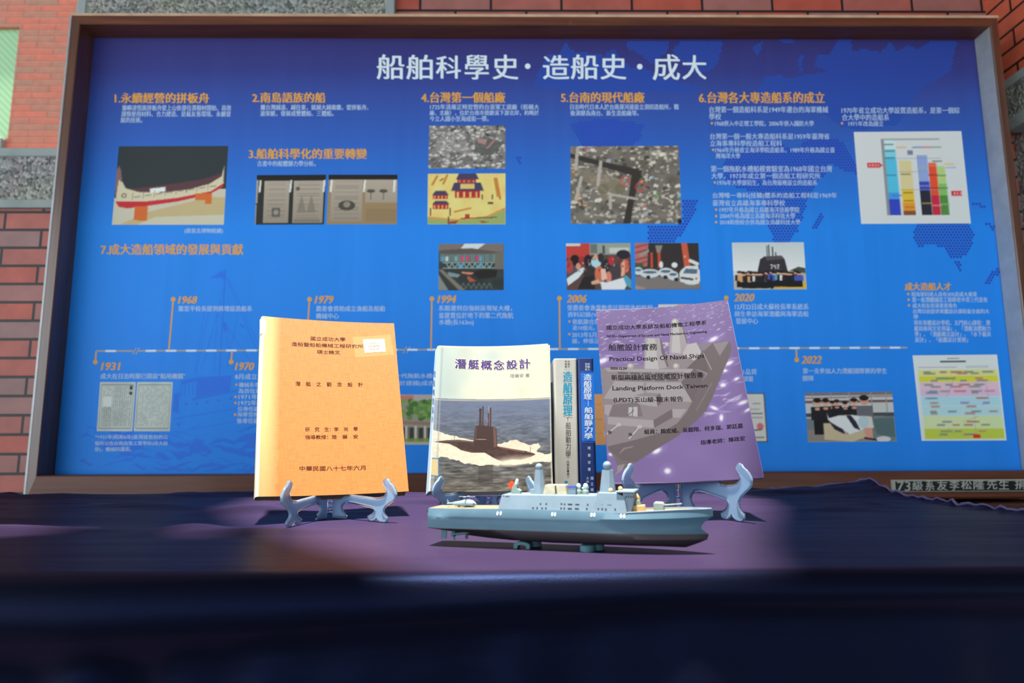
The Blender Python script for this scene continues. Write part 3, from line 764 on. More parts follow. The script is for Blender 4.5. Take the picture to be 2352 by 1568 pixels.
# bar chart on white
p = Pic(130, 104, (1160, 360, 1990, 995), (208, 216, 216))
def bar(x0, x1, y0, y1, c): p.rect(x0, y0, x1, y1, c)
bar(1365,1388,412,935,(140,146,146))
for x0, x1, st in ((1385,1470,[(420,(196,226,228)),(480,(126,206,222)),(535,(84,190,222)),(780,(66,152,224)),(825,(52,72,186)),(935,0)]),
  (1490,1580,[(560,(212,204,150)),(760,(222,190,60)),(850,(224,150,50)),(905,(130,84,50)),(935,0)]),(1625,1705,[(525,(142,166,216)),(705,(56,74,176)),(765,(44,44,58)),(935,0)]),
  (1710,1770,[(575,(226,110,84)),(605,(228,84,50)),(800,(196,44,70)),(935,0)]),(1775,1835,[(600,(176,208,130)),(720,(130,188,100)),(800,(82,140,66)),(935,0)])):
    for (ya, c), (yb, _) in zip(st, st[1:]): bar(x0, x1, ya, yb, c)
for a in ((1365,415,1810,415,8),(1590,475,1815,475,3),(1480,760,1830,760,3),(1480,545,1815,545,3),(1480,640,1700,640,3)): p.line(*a, (150, 156, 158))
for x, y, c in ((1420,450,(70,110,110)),(1425,495,(60,110,120)),(1420,540,(60,110,130)),(1420,660,(60,120,150)),(1450,800,(60,120,190)),(1530,655,(120,112,80)),(1535,780,(130,104,40)),(1535,835,(140,100,30)),(1540,880,(150,90,30)),(1660,610,(190,190,110)),(1665,735,(150,160,200)),(1670,855,(190,180,60)),(1740,660,(150,50,40)),(1740,750,(150,50,40)),(1745,870,(230,160,170)),(1800,665,(90,130,70)),(1805,750,(80,130,60)),(1810,860,(150,190,130)),(1515,470,(220,170,70)),(1640,470,(90,120,190)),(1715,470,(210,90,110)),(1785,470,(110,170,110)),(1780,565,(90,110,80)),(1870,588,(220,180,70)),(1880,610,(100,140,210))): p.line(x-34, y, x+34, y, 9, c, .75)
p.rect(1560, 490, 1600, 520, (120, 130, 150)); p.rect(1245, 572, 1345, 606, (206, 50, 60)); p.poly([(1345,580),(1365,594),(1345,600)], (206, 50, 60)); p.rect(1865, 770, 1945, 804, (206, 50, 60))
for x in range(1258, 1345, 22): p.rect(x, 582, x+12, 597, (230, 170, 174))
for x in range(1882, 1935, 24): p.rect(x, 780, x+13, 795, (230, 170, 174))
printed(p, [(1961,303),(2208,301),(2230,513),(1978,514)])
# towing tank hall
p = Pic(86, 60, bg=(52, 58, 56)); p.noise(8, 6, 9, 2)
p.poly([(0,0),(1,0),(1,.2),(.55,.22),(0,.18)], (120, 112, 106)); p.poly([(.4,0),(.72,0),(.6,.12),(.34,.1)], (206, 216, 216)); p.poly([(0,.14),(.5,.1),(1,.2),(1,.24),(0,.22)], (92, 84, 78))
p.rect(.02, .22, .86, .38, (112, 134, 130)); p.rect(.86, .2, 1, .55, (110, 108, 100))
for i in range(22): p.line(.04+i*.037, .23, .04+i*.037, .38, .01, (60, 80, 80))
for x, c in ((.06,(90,150,180)),(.13,(190,206,206)),(.27,(120,170,170)),(.36,(216,60,110)),(.45,(216,50,100)),(.59,(216,50,100)),(.65,(96,160,180))): p.rect(x-.022, .27, x+.022, .37, c)
p.rect(.06, .39, .86, .42, (140, 160, 150)); p.rect(.06, .51, .86, .535, (130, 150, 140)); p.rect(.08, .42, .84, .51, (40, 60, 66))
for i in range(8):
    x = .12+i*.088; p.line(x, .42, x+.044, .52, .016, (150, 170, 160)); p.line(x+.044, .52, x+.088, .42, .016, (150, 170, 160))
p.rect(.3, .43, .38, .51, (96, 170, 204), .8); p.rect(.6, .43, .68, .51, (96, 170, 204), .7)
p.poly([(.34,.6),(.55,.62),(.5,.66),(.38,.64)], (220, 140, 110)); p.poly([(.45,.68),(.58,.8),(.48,.82),(.44,.74)], (206, 96, 70), .8); p.poly([(.52,.6),(.7,.55),(.9,.56),(.88,.72),(.62,.76)], (34, 32, 30)); p.poly([(.14,.6),(.34,.66),(.3,.72),(.16,.7)], (140, 170, 170), .8)
p.poly([(.0,.55),(.06,.55),(.42,1),(.32,1)], (124, 120, 104)); p.poly([(0,.65),(.16,1),(0,1)], (130, 136, 128))
for i in range(6):
    x = .34+i*.08; p.line(x, .96, x+.04, .84, .014, (96, 124, 120), .8); p.line(x+.04, .84, x+.08, .96, .014, (96, 124, 120), .8)
printed(p, [(1008,560),(1157,559),(1157,666),(1007,667)])
# press conference
p = Pic(86, 62, (110, 100, 960, 710), (92, 70, 64))
p.rect(110, 100, 430, 300, (190, 66, 56)); p.rect(110, 100, 300, 135, (206, 206, 196)); p.rect(420, 100, 960, 250, (150, 160, 146)); p.rect(430, 110, 520, 230, (104, 116, 112)); p.rect(590, 130, 620, 240, (70, 76, 74)); p.rect(680, 160, 940, 230, (196, 204, 196))
for x, y, w, h, c in ((215,480,90,110,(84,80,92)),(225,320,62,70,(30,26,28)),(270,400,34,46,(206,150,126)),(150,400,50,90,(180,70,60)),(320,330,50,60,(160,50,50)),(400,330,60,80,(34,32,36)),(500,350,64,80,(172,212,222)),(497,280,26,36,(224,156,110)),(565,290,40,60,(50,48,54)),(640,400,70,90,(46,42,44)),(700,330,40,60,(180,50,56)),(860,250,90,60,(40,40,50)),(760,480,100,110,(70,62,66)),(660,540,40,70,(220,130,110)),(420,480,90,90,(54,50,52)),(540,500,60,100,(206,110,80)),(880,400,60,90,(200,100,80))): p.ell(x, y, w, h, c)
p.poly([(110,560),(330,410),(360,440),(270,550),(130,650)], (216, 226, 226)); p.poly([(250,700),(330,540),(470,520),(480,700)], (38, 34, 34)); p.poly([(430,600),(520,570),(560,620),(440,640)], (212, 170, 140))
p.poly([(550,600),(640,610),(850,550),(900,640),(860,710),(570,710)], (226, 232, 230)); p.poly([(560,440),(620,430),(640,560),(570,600)], (222, 190, 170)); p.poly([(820,540),(840,330),(880,330),(870,520)], (222, 170, 140)); p.poly([(850,540),(890,520),(960,590),(960,700),(890,650)], (80, 160, 190))
for i in range(40): p.ell(RNG.uniform(120,950), RNG.uniform(260,480), RNG.uniform(5,16), RNG.uniform(5,18), ((30,26,28),(190,60,60),(60,56,60),(206,206,206))[i % 4], .75)
printed(p, [(1300,559),(1448,558),(1451,665),(1302,666)])
# satellite vans
p = Pic(86, 62, (1000, 100, 1840, 700), (60, 56, 54))
p.poly([(1000,100),(1180,100),(1160,400),(1000,420)], (186, 106, 100)); p.poly([(1040,260),(1180,180),(1230,190),(1080,280)], (150, 150, 140)); p.poly([(1000,350),(1110,370),(1110,420),(1000,430)], (60, 90, 60))
for y in (140, 210, 300, 360): p.line(1000, y+20, 1160, y-20, 14, (110, 70, 66))
p.poly([(1180,100),(1840,100),(1840,420),(1200,420)], (52, 48, 46)); p.poly([(1270,130),(1370,130),(1330,230),(1290,230)], (140, 134, 126))
for x0, x1 in ((1205,1235),(1295,1335)): p.rect(x0, 225, x1, 420, (196, 76, 50))
p.poly([(1610,100),(1690,100),(1720,400),(1640,420)], (200, 92, 66)); p.poly([(1000,520),(1560,540),(1840,620),(1840,700),(1000,700)], (126, 120, 116)); p.poly([(1000,640),(1140,680),(1100,700),(1000,700)], (190, 150, 120), .7)
for x, y, w, h in ((1040,460,60,50),(1190,490,130,56),(1400,480,100,60),(1490,520,70,60),(1720,520,150,120)): p.ell(x, y, w, h, (204, 214, 216)); p.ell(x, y-h*.25, w*.7, h*.3, (84, 104, 120))
p.poly([(1570,500),(1660,400),(1820,390),(1830,620),(1750,640),(1580,600)], (214, 220, 218)); p.poly([(1620,490),(1660,430),(1810,440),(1800,500)], (90, 110, 130)); p.line(1600, 550, 1740, 570, 26, (60, 60, 64)); p.ell(1790, 560, 14, 14, (216, 70, 50))
for x, y in ((1170,540),(1390,540),(1530,570)): p.ell(x, y, 26, 24, (36, 36, 38))
for x, y, w, h in ((1340,380,26,44),(1515,385,40,34)): p.ell(x, y, w, h, (224, 230, 228))
p.line(1720, 330, 1810, 370, 44, (220, 224, 222)); p.ell(1655, 275, 12, 14, (206, 190, 150))
printed(p, [(1458,558),(1604,558),(1609,664),(1460,665)])
# crew in front of a submarine sail with 792
p = Pic(110, 72, bg=(202, 214, 218))
p.vgrad(0, .6, (190, 204, 206), (224, 228, 226)); p.poly([(0,.7),(.34,.66),(.7,.62),(1,.54),(1,1),(0,1)], (180, 178, 160)); p.poly([(.78,.6),(.9,.52),(1,.55),(1,.66)], (70, 80, 70))
p.poly([(.33,.66),(.38,.36),(.44,.3),(.68,.28),(.72,.36),(.76,.66)], (52, 50, 56)); p.poly([(.45,.3),(.68,.28),(.7,.36),(.47,.38)], (84, 82, 86))
for x, y in ((.485,.08),(.51,.06),(.56,.1),(.6,.22)): p.line(x, y, x, .32, .016, (70, 70, 74))
for dx, s in ((0, '7'), (.045, '9'), (.09, '2')):
    x = .52+dx
    if s == '7': p.line(x, .48, x+.028, .48, .012, (220,220,220)); p.line(x+.028, .48, x+.01, .56, .012, (220,220,220))
    if s == '9': p.ell(x+.014, .5, .015, .022, (220,220,220)); p.ell(x+.014, .5, .007, .01, (52,50,56)); p.line(x+.027, .5, x+.02, .56, .012, (220,220,220))
    if s == '2': p.line(x, .48, x+.026, .48, .012, (220,220,220)); p.line(x+.026, .49, x+.002, .56, .012, (220,220,220)); p.line(x, .56, x+.028, .56, .012, (220,220,220))
p.poly([(.55,.92),(1,.84),(1,.98),(.55,.98)], (214, 174, 60)); p.rect(.5, .66, .54, .98, (40, 40, 42))
crowd(p, np.linspace(.09, .5, 13), .62, .34, [(36,36,42),(40,40,46),(206,210,200),(210,160,110),(60,90,140),(30,30,34)], 1)
crowd(p, np.linspace(.5, .9, 13), .61, .32, [(36,36,42),(84,170,176),(70,90,180),(220,220,216),(30,30,34),(40,40,46)], 2)
printed(p, [(1681,557),(1846,556),(1853,664),(1686,665)])
# two old printed documents
for q, k in (([(230,877),(312,877),(304,990),(222,990)], 0), ([(315,877),(397,877),(390,990),(307,990)], 1)):
    p = Pic(60, 80, bg=(184, 196, 190)); p.noise(8, 4, 4, k)
    for a in ((.06,.06,.94,.06),(.06,.94,.94,.94),(.06,.06,.06,.94),(.94,.06,.94,.94)): p.line(*a, .014, (96, 104, 100))
    r = random.Random(k)
    for i in range(14):
        x = .12+i*.058
        if k == 0 and i < 5: p.line(x, .52, x, .9, .02, (120, 128, 124), .6)
        elif k == 0: p.line(x, .1, x, .9, .012, (130, 138, 134), .8)
        for j in range(20):
            if r.random() < .6: p.rect(x, .1+j*.04, x+.026, .1+j*.04+.024, (120, 128, 124), .55)
    if k == 0: p.rect(.12, .3, .36, .5, (206, 214, 212)); p.rect(.84, .08, .92, .16, (60, 66, 64)); p.rect(.84, .2, .92, .26, (60, 66, 64))
    printed(p, q)
# student team around a small submarine
p = Pic(118, 72, (635, 405, 1355, 800), (190, 196, 196))
p.rect(635, 405, 1355, 430, (120, 116, 116)); p.rect(635, 470, 1355, 490, (110, 80, 80)); p.line(635, 450, 1355, 440, 8, (140, 90, 90)); p.rect(635, 570, 1355, 600, (70, 76, 80)); p.poly([(635,610),(1355,600),(1355,800),(635,800)], (110, 124, 126)); p.poly([(635,700),(1000,690),(1200,800),(635,800)], (140, 132, 124)); p.poly([(1170,620),(1355,610),(1355,770),(1200,740)], (84, 108, 110))
for x in (700, 850, 1000, 1180, 1300): p.line(x, 410, x, 570, 7, (150, 150, 150))
for x, y, h, c, lg in ((735,450,290,(30,30,34),(24,24,28)),(803,452,270,(30,30,34),(24,24,28)),(858,470,200,(34,34,38),(24,24,28)),(893,462,210,(30,30,34),(24,24,28)),(960,476,200,(30,30,34),(24,24,28)),(1035,452,260,(30,30,34),(24,24,28))):
    crowd(p, [x], y, h, [c], 1, (212, 160, 136), (26, 22, 22), lg); p.ell(x, y+h*.3, h*.09, h*.04, (206, 150, 126))
crowd(p, [1118], 432, 345, [(104,104,112)], 1, (206, 150, 126), (30, 26, 26), (206, 150, 130)); p.poly([(1085,595),(1170,600),(1180,690),(1080,690)], (206, 206, 196))
p.poly([(770,650),(840,650),(960,740),(1090,690),(1110,760),(1000,800),(770,780)], (196, 182, 150)); p.poly([(805,560),(820,610),(900,590),(1000,585),(1100,600),(1150,640),(1140,680),(1060,715),(980,740),(920,700),(830,640),(812,620)], (216, 222, 224)); p.poly([(820,640),(930,700),(940,740),(860,700)], (40, 40, 50)); p.poly([(960,590),(1000,588),(1040,640),(1070,710),(1020,690)], (40, 40, 56)); p.ell(1100, 645, 44, 52, (170, 196, 204), .8)
p.ell(1250, 780, 60, 22, (206, 206, 206)); p.line(1100, 770, 1190, 785, 14, (30, 30, 32))
printed(p, [(1848,902),(2049,899),(2059,1013),(1856,1015)])
# flow chart in coloured bands
p = Pic(110, 100, (1480, 115, 2215, 790), (212, 222, 222))
for y0, y1, c in ((232,282,(214,216,140)),(284,328,(210,210,66)),(332,384,(222,190,206)),(386,438,(214,186,216)),(442,515,(170,214,226)),(518,592,(176,216,222)),(594,690,(204,222,170)),(692,775,(188,204,74))): p.rect(1515, y0, 2200, y1, c)
r = random.Random(4)
for y, n in ((250,5),(262,3),(300,3),(318,3),(350,4),(365,3),(400,5),(412,2),(455,2),(492,3),(520,2),(560,4),(575,2),(640,2),(665,4),(715,3),(740,2)):
    for i in range(n):
        x = 1560+600*(i+r.uniform(.1,.8))/n; w = r.uniform(30, 58); c = r.choice(((206,110,90),(220,140,120),(110,150,170),(140,140,150),(160,130,190),(150,160,110)))
        p.rect(x-w, y-9, x+w, y+9, c, .55); p.line(x-w*.7, y, x+w*.7, y, 6, (90, 90, 100), .6)
p.rect(1930, 742, 1992, 768, (216, 40, 44)); p.line(1720, 168, 1930, 168, 14, (80, 84, 90)); p.line(1780, 145, 1880, 145, 7, (120, 124, 130)); p.line(1520, 212, 1850, 212, 7, (190, 170, 180)); p.rect(1930, 200, 2130, 218, (190, 200, 200))
for a in ((1830,280,1740,440),(2090,330,2100,500),(2100,500,2030,505),(1990,600,1860,640),(1720,690,1780,740),(1960,590,1960,740)): p.line(*a, 4, (150, 150, 180), .7)
printed(p, [(2096,816),(2290,814),(2312,1011),(2117,1012)])
# framed certificate, half hidden
p = Pic(70, 60, (0, 0, 1, 1), (204, 206, 200))
for y, x0, x1, c in ((.12,.5,.75,120),(.22,.82,.92,130),(.27,.3,.7,120),(.33,.5,.9,130),(.42,.2,.94,80),(.5,.2,.94,110),(.9,.2,.94,90)): p.line(x0, y, x1, y, .02, (c, c, c), .8)
p.ell(.9, .68, .05, .07, (206, 110, 116)); p.line(.78, .76, .92, .74, .03, (110, 100, 100)); 
for a in ((0,0,1,0),(0,1,1,1),(0,0,0,1),(1,0,1,1)): p.line(*a, .035, (44, 44, 46))
printed(p, [(1600,903),(1756,902),(1764,1015),(1606,1016)])
# building among trees, half hidden
p = Pic(90, 70, bg=(150, 146, 132)); p.rect(0, 0, 1, .12, (176, 170, 164)); p.rect(.4, .02, .62, .12, (196, 120, 110))
for i in range(90): p.ell(RNG.uniform(0,1), RNG.uniform(.12,.48), .04, .05, ((96,140,66),(70,112,52),(120,158,80))[i % 3])
p.poly([(0,.5),(1,.56),(1,.62),(0,.56)], (150, 120, 108)); p.poly([(0,.6),(1,.68),(1,.95),(0,.95)], (120, 116, 104))
for i in range(8): p.rect(.04+i*.13, .66, .1+i*.13, .9, (60, 58, 52)); p.rect(.11+i*.13, .62, .14+i*.13, .95, (200, 200, 190))
p.poly([(.2,.88),(1,.86),(1,.95),(.2,.95)], (120, 150, 60), .8); p.rect(0, .94, 1, 1, (180, 178, 168))
printed(p, [(850,906),(1012,906),(1012,1021),(850,1021)])
# orange sheet, half hidden behind the two standing books
p = Pic(60, 50, bg=(222, 160, 100))
for y in (.2, .5, .78): p.line(0, y, 1, y, .012, (190, 140, 92)); p.rect(.22, y-.06, .34, y+.04, (206, 196, 180))
printed(p, [(1358,905),(1482,905),(1486,1021),(1360,1021)])
p = Pic(50, 40, bg=(206, 212, 206)); p.rect(.35, 0, .75, .25, (216, 170, 120)); p.rect(.1, .2, .3, .9, (150, 170, 190))
printed(p, [(1512,699),(1636,698),(1640,790),(1514,791)])

# ---------------------------------------------------------------- donor's plaque on the lower rail
YP = Y_FRONT-0.016
a = at_y(2052, 1102, YP); c = at_y(2056, 1129, YP)
px0 = a[0]; px1 = OX1-0.04; pz1 = a[2]; pz0 = c[2]
pq = thing('name_plaque', 'long black plaque with white characters on the lower right frame rail', 'plaque', ((px0+px1)/2, YP, pz0))
M_BLACK = pmat('black plaque', lin((18, 22, 22)), 0.4)
M_CREAM = pmat('cream paint', lin((176, 178, 166)), 0.5)
MB().box(px0+.004, px1-.004, YP+0.003, Y_FRONT, pz0+.002, pz1-.003).build('plaque_panel', M_BLACK, pq)
m = MB(); m.box(px0, px1, YP, Y_FRONT, pz1-.004, pz1); m.box(px0, px0+.005, YP, Y_FRONT, pz0, pz1-.004); m.box(px0+.005, px1, YP+.002, Y_FRONT, pz0, pz0+.0015)
m.build('plaque_border', M_CREAM, pq)
f6 = lambda x, y: (2040+x/7.538, 1060+y/7.538)
its = []
for s, x0, x1, y0, y1 in (('73',155,385,340,508),('級',420,600,338,492),('系',650,800,322,498),('友',850,1025,325,495),('李',1065,1230,320,492),('松',1265,1445,322,478),('隆',1480,1665,315,482),('先',1712,1885,308,478),('生',1920,2090,310,478),('捐',2195,2375,302,472),('贈',2400,2580,300,470)):
    its.append((s, (*f6(x0, y0), *f6(x1, y1))))
lettering('plaque_lettering', fat(its, .45, .15), None, M_CREAM, pq, layer=(lambda d: (lambda x, y: at_y(x, y, YP+0.0024-d*.001)), 0))

# ================================================================ tablecloth
TX0, TX1, TY0, TY1 = -1.25, 0.765, 0.604, 1.47
feet = []          # places where something stands: cloth stays flat there
def flat_at(x, y, r=0.045): feet.append((x, y, r))
for p in ((.311,.944),(.19,.962),(.262,1.05),(-.183,.955),(-.262,.92),(-.25,1.02),(.05,1.0),(-.08,1.0),(-.01,1.1)): flat_at(*p)
for i in range(7): flat_at(-.08+i*.045, .745-i*.013, .06)
for i in range(3): flat_at(.08+i*.03, 1.15, .12)
ridges = [(.77,1.46,.020,.13,.09,0),(.55,1.42,.006,.10,.03,.3),(.40,1.25,.006,.12,.025,.25),(.52,1.10,.005,.16,.02,.3),(.62,1.2,.006,.10,.018,.5),
          (-.40,1.12,.012,.07,.030,.35),(-.33,1.22,.010,.10,.028,.2),(-.12,1.22,.006,.12,.03,.1),(-.62,.885,.010,.10,.022,.05),(-.39,.885,.009,.05,.022,.0),
          (-.62,1.2,.008,.1,.03,-.2),(-.8,1.0,.006,.12,.03,.2),(-.3,.86,.006,.10,.02,.1),(-.85,1.40,.008,.3,.03,.05),(-.45,1.43,.008,.2,.025,-.05),(.1,1.43,.006,.2,.02,0.0)]
NX, NY = 260, 130
gx = np.linspace(TX0, TX1, NX); gy = TY0+(TY1-TY0)*np.linspace(0, 1, NY)
GX, GY = np.meshgrid(gx, gy)
H = np.zeros_like(GX)
for x, y, a, sx, sy, r in ridges:
    dx, dy = GX-x, GY-y; ca, sa = math.cos(r), math.sin(r)
    H += a*np.exp(-((dx*ca+dy*sa)/sx)**2-((-dx*sa+dy*ca)/sy)**2)
back = np.clip((GY-1.0)/.45, 0, 1)
H += .0022*vnoise(NY, NX, 34, 12, 11)*(0.35+back)+.0014*vnoise(NY, NX, 70, 26, 12)*back
edge = np.exp(-((TY1-GY)/.02)**2)+np.exp(-((TX1-GX)/.012)**2)*(GY > .8)
H += edge*(.004+.003*vnoise(NY, NX, 60, 75, 13))
H += .0025*vnoise(NY, NX, 5, 9, 14)
msk = np.ones_like(H)
for x, y, r in feet: msk *= 1-np.exp(-(((GX-x)**2+(GY-y)**2)/r**2)**1.5)
H *= msk
frontm = np.clip((GY-TY0)/.08, 0, 1)
H = H*(0.3+0.7*frontm)
V = [(x, y, TABLE_Z-.0004+h) for x, y, h in zip(GX.ravel(), GY.ravel(), H.ravel())]
idx = np.arange(NX*NY).reshape(NY, NX)
Fc = [tuple(q) for q in np.stack([idx[:-1, :-1], idx[:-1, 1:], idx[1:, 1:], idx[1:, :-1]], -1).reshape(-1, 4)]
per = list(idx[0, :])+list(idx[1:, -1])+list(idx[-1, -2::-1])+list(idx[-2:0, 0])
out = []
for k in per:
    j, i = divmod(int(k), NX); n = np.array([(i == NX-1)*1.-(i == 0), (j == NY-1)*1.-(j == 0)]); out.append(n/np.linalg.norm(n))
fx = np.array([V[k][0] for k in per]); n_per = len(per)
# hanging folds follow a slow wave along the perimeter
s_ = np.arange(n_per)/n_per
rg = np.random.default_rng(21)
fold = sum(rg.uniform(.5, 1)*np.sin(2*np.pi*(fr*s_+rg.random())) for fr in (17, 29, 41, 57, 70))/2.4
prof = [(.004,-.001,0),(.008,-.004,0),(.011,-.009,0),(.0125,-.015,0),(.012,-.021,0),(.009,-.027,.02),(.005,-.033,.05),(.003,-.045,.22),(.004,-.058,.36),(.0045,-.075,.52),(.0055,-.095,.66),(.007,-.125,.78),(.009,-.16,.86),(.012,-.22,.92),(.016,-.3,.95),(.02,-.4,.8),(.026,-.52,.95),(.03,-.64,1),(.032,-.732,1)]
ring = per
for o_, dz, fa in prof:
    nr = []
    for q, k in enumerate(per):
        x, y, z = V[k]
        lf = 1.0+1.0*np.clip((.15-x)/.5, 0, 1) if y < TY0+.01 else .8       # the roll along the front edge swells to the left
        sc = 1.0+(lf-1)*float(np.clip((.1+dz)/.08, 0, 1))
        o2 = o_*sc+(.0035+.013*float(np.clip((.2-x)/.5, 0, 1)))*fa*fold[q]
        dz2 = dz*lf if dz > -.034 else dz-.034*(lf-1)
        nr.append(len(V)); V.append((x+out[q][0]*o2, y+out[q][1]*o2, max(.004, z+dz2)))
    for q in range(n_per):
        Fc.append((ring[q], nr[q], nr[(q+1) % n_per], ring[(q+1) % n_per]))
    ring = nr
m_cl, ns, ls, b = nmat('navy satin cloth')
t = node(ns, 'ShaderNodeTexCoord')
mp = node(ns, 'ShaderNodeMapping'); mp.inputs['Scale'].default_value = (1, 3.2, 1); ls.new(t.outputs['Object'], mp.inputs['Vector'])
nz = node(ns, 'ShaderNodeTexNoise', Scale=420.0, Detail=2.0); ls.new(mp.outputs[0], nz.inputs['Vector'])
mp2 = node(ns, 'ShaderNodeMapping'); mp2.inputs['Scale'].default_value = (6, 60, 30); mp2.inputs['Rotation'].default_value = (0, 0, .15); ls.new(t.outputs['Object'], mp2.inputs['Vector'])
n2 = node(ns, 'ShaderNodeTexNoise', Scale=1.0, Detail=4.0); ls.new(mp2.outputs[0], n2.inputs['Vector'])
b1 = node(ns, 'ShaderNodeBump', Strength=0.16, Distance=0.001); ls.new(nz.outputs['Fac'], b1.inputs['Height'])
b2 = node(ns, 'ShaderNodeBump', Strength=0.25, Distance=0.004); ls.new(n2.outputs['Fac'], b2.inputs['Height']); ls.new(b1.outputs['Normal'], b2.inputs['Normal'])
ls.new(b2.outputs['Normal'], b.inputs['Normal'])
# satin: nearly black face on, violet at a low angle
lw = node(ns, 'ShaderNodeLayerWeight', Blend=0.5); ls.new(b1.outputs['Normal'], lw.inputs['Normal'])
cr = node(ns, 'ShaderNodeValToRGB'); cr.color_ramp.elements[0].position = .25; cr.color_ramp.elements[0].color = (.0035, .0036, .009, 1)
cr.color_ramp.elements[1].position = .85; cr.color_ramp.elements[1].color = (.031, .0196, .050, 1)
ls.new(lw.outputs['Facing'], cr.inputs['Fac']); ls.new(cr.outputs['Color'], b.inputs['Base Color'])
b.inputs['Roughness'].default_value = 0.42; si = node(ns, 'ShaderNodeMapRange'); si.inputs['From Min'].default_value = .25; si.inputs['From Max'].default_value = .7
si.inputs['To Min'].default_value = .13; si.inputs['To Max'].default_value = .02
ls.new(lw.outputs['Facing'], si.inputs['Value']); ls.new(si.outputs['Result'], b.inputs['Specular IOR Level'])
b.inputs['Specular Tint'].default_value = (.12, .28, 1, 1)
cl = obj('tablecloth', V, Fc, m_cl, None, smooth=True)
tag(cl, 'dark navy satin cloth draped over the long table, hanging down its front', 'tablecloth')

# rumpled hem along the back right corner and right edge; caught light painted lavender
M_HEM_LIGHT = pmat('painted hem highlight', (.16, .13, .30), .6)
hp_ = [k for k in per if (V[k][0] > .56 and V[k][1] > TY1-.001) or (V[k][0] > TX1-.001 and V[k][1] > .72)]
hp_.sort(key=lambda k: V[k][0]-V[k][1]*2)
wob = vnoise(1, len(hp_), 1, len(hp_)/3.2, 55)[0]; wo2 = vnoise(1, len(hp_), 1, len(hp_)/2.1, 56)[0]
m = MB(); m.tube([(V[k][0]-.002+.0015*a, V[k][1], V[k][2]+.0012+.002*b_) for k, a, b_ in zip(hp_, wob, wo2)], [.0016+.0011*abs(a) for a in wob], 7)
hem = m.build('hem', M_HEM_LIGHT, cl, smooth=True)
hem['label'] = 'rumpled hem with a painted lavender highlight'

# ================================================================ books
class Frame:
    def __init__(s, base, yaw, lean, roll, bow=0.0, W=.2, H=.3):
        yaw, lean, roll = [math.radians(a) for a in (yaw, lean, roll)]
        u0 = Vector((1, 0, 0)); v0 = Vector((0, math.sin(lean), math.cos(lean)))
        u = u0*math.cos(roll)+v0*math.sin(roll); v = -u0*math.sin(roll)+v0*math.cos(roll)
        Rz = Matrix.Rotation(yaw, 3, 'Z'); s.u = np.array(Rz @ u); s.v = np.array(Rz @ v); s.n = np.cross(s.u, s.v)
        s.b = np.array(base, float); s.bow = bow; s.W = W; s.H = H
    def pt(s, a, v, w):
        w = w+s.bow*max(0.0, 1-(2*a/s.W)**2)
        return s.b+s.u*a+s.v*v+s.n*w
    def av(s, px, py, w=0.0):
        p = hit(px, py, s.b+s.n*w, s.n)-s.b
        return np.dot(p, s.u), np.dot(p, s.v)
    def surf(s, d):
        return lambda x, y: s.pt(*s.av(x, y), d*.001)
def book(root, fr, T, m_front, m_spine, m_back, m_pages, r=.003, skew=0.0, inset=.0015):
    # softcover: front cover, spine rounded at its folds, back cover, page block; spine at the left
    W, H = fr.W, fr.H; N = 18; t = .0005
    def sheet(name, pts, m, v0=0.0, v1=H):
        V = []; n = len(pts)
        for vv in (v0, v1):
            for a, w in pts: V.append(fr.pt(a+skew*min(1, max(0, -w/T)), vv, w))
        return fixn(obj(name, V, [(i, (i+1) % n, (i+1) % n+n, i+n) for i in range(n)]+[tuple(range(n)), tuple(range(2*n-1, n-1, -1))], m, root, smooth=False))
    A = [-W/2+r+(W-r)*i/N for i in range(N+1)]
    sheet('front_cover', [(a, 0) for a in A]+[(a, -t) for a in A[::-1]], m_front)
    sheet('back_cover', [(a, -T) for a in A]+[(a, -T+t) for a in A[::-1]], m_back)
    arc = [(-W/2+r-r*math.sin(q), -r+r*math.cos(q)) for q in np.linspace(0, math.pi/2, 6)]+[(-W/2+r-r*math.cos(q), -T+r-r*math.sin(q)) for q in np.linspace(0, math.pi/2, 6)]
    inn = [(-W/2+r-(r-t)*math.sin(q), -r+(r-t)*math.cos(q)) for q in np.linspace(0, math.pi/2, 6)]+[(-W/2+r-(r-t)*math.cos(q), -T+r-(r-t)*math.sin(q)) for q in np.linspace(0, math.pi/2, 6)]
    sheet('spine', arc+inn[::-1], m_spine)
    B = [-W/2+t*1.5+(W-t*1.5-inset)*i/N for i in range(N+1)]
    rr = max(t*1.5, r*.5)
    B[0] = -W/2+rr
    sheet('page_block', [(a, -t*1.1) for a in B]+[(a, -T+t*1.1) for a in B[::-1]], m_pages, .0012, H-.0012)
M_PAGES = pmat('page edges', lin((206, 200, 184)), 0.8, var=.08, scale=400, stretch=(1, 1, 1))

# --- orange thesis
FO = Frame((-.2386, .9823, .7762), 20.87, 24.98, .25, -.004, .21, .297)
ob = thing('thesis_book', 'orange softcover thesis with a faded cream spine edge, on the leftmost clear stand', 'book', FO.b.tolist())
m_or, ns, ls, b = nmat('orange linen cover')
ob['label'] = 'orange linen-textured softcover thesis with a faded cream left edge, on a clear stand'
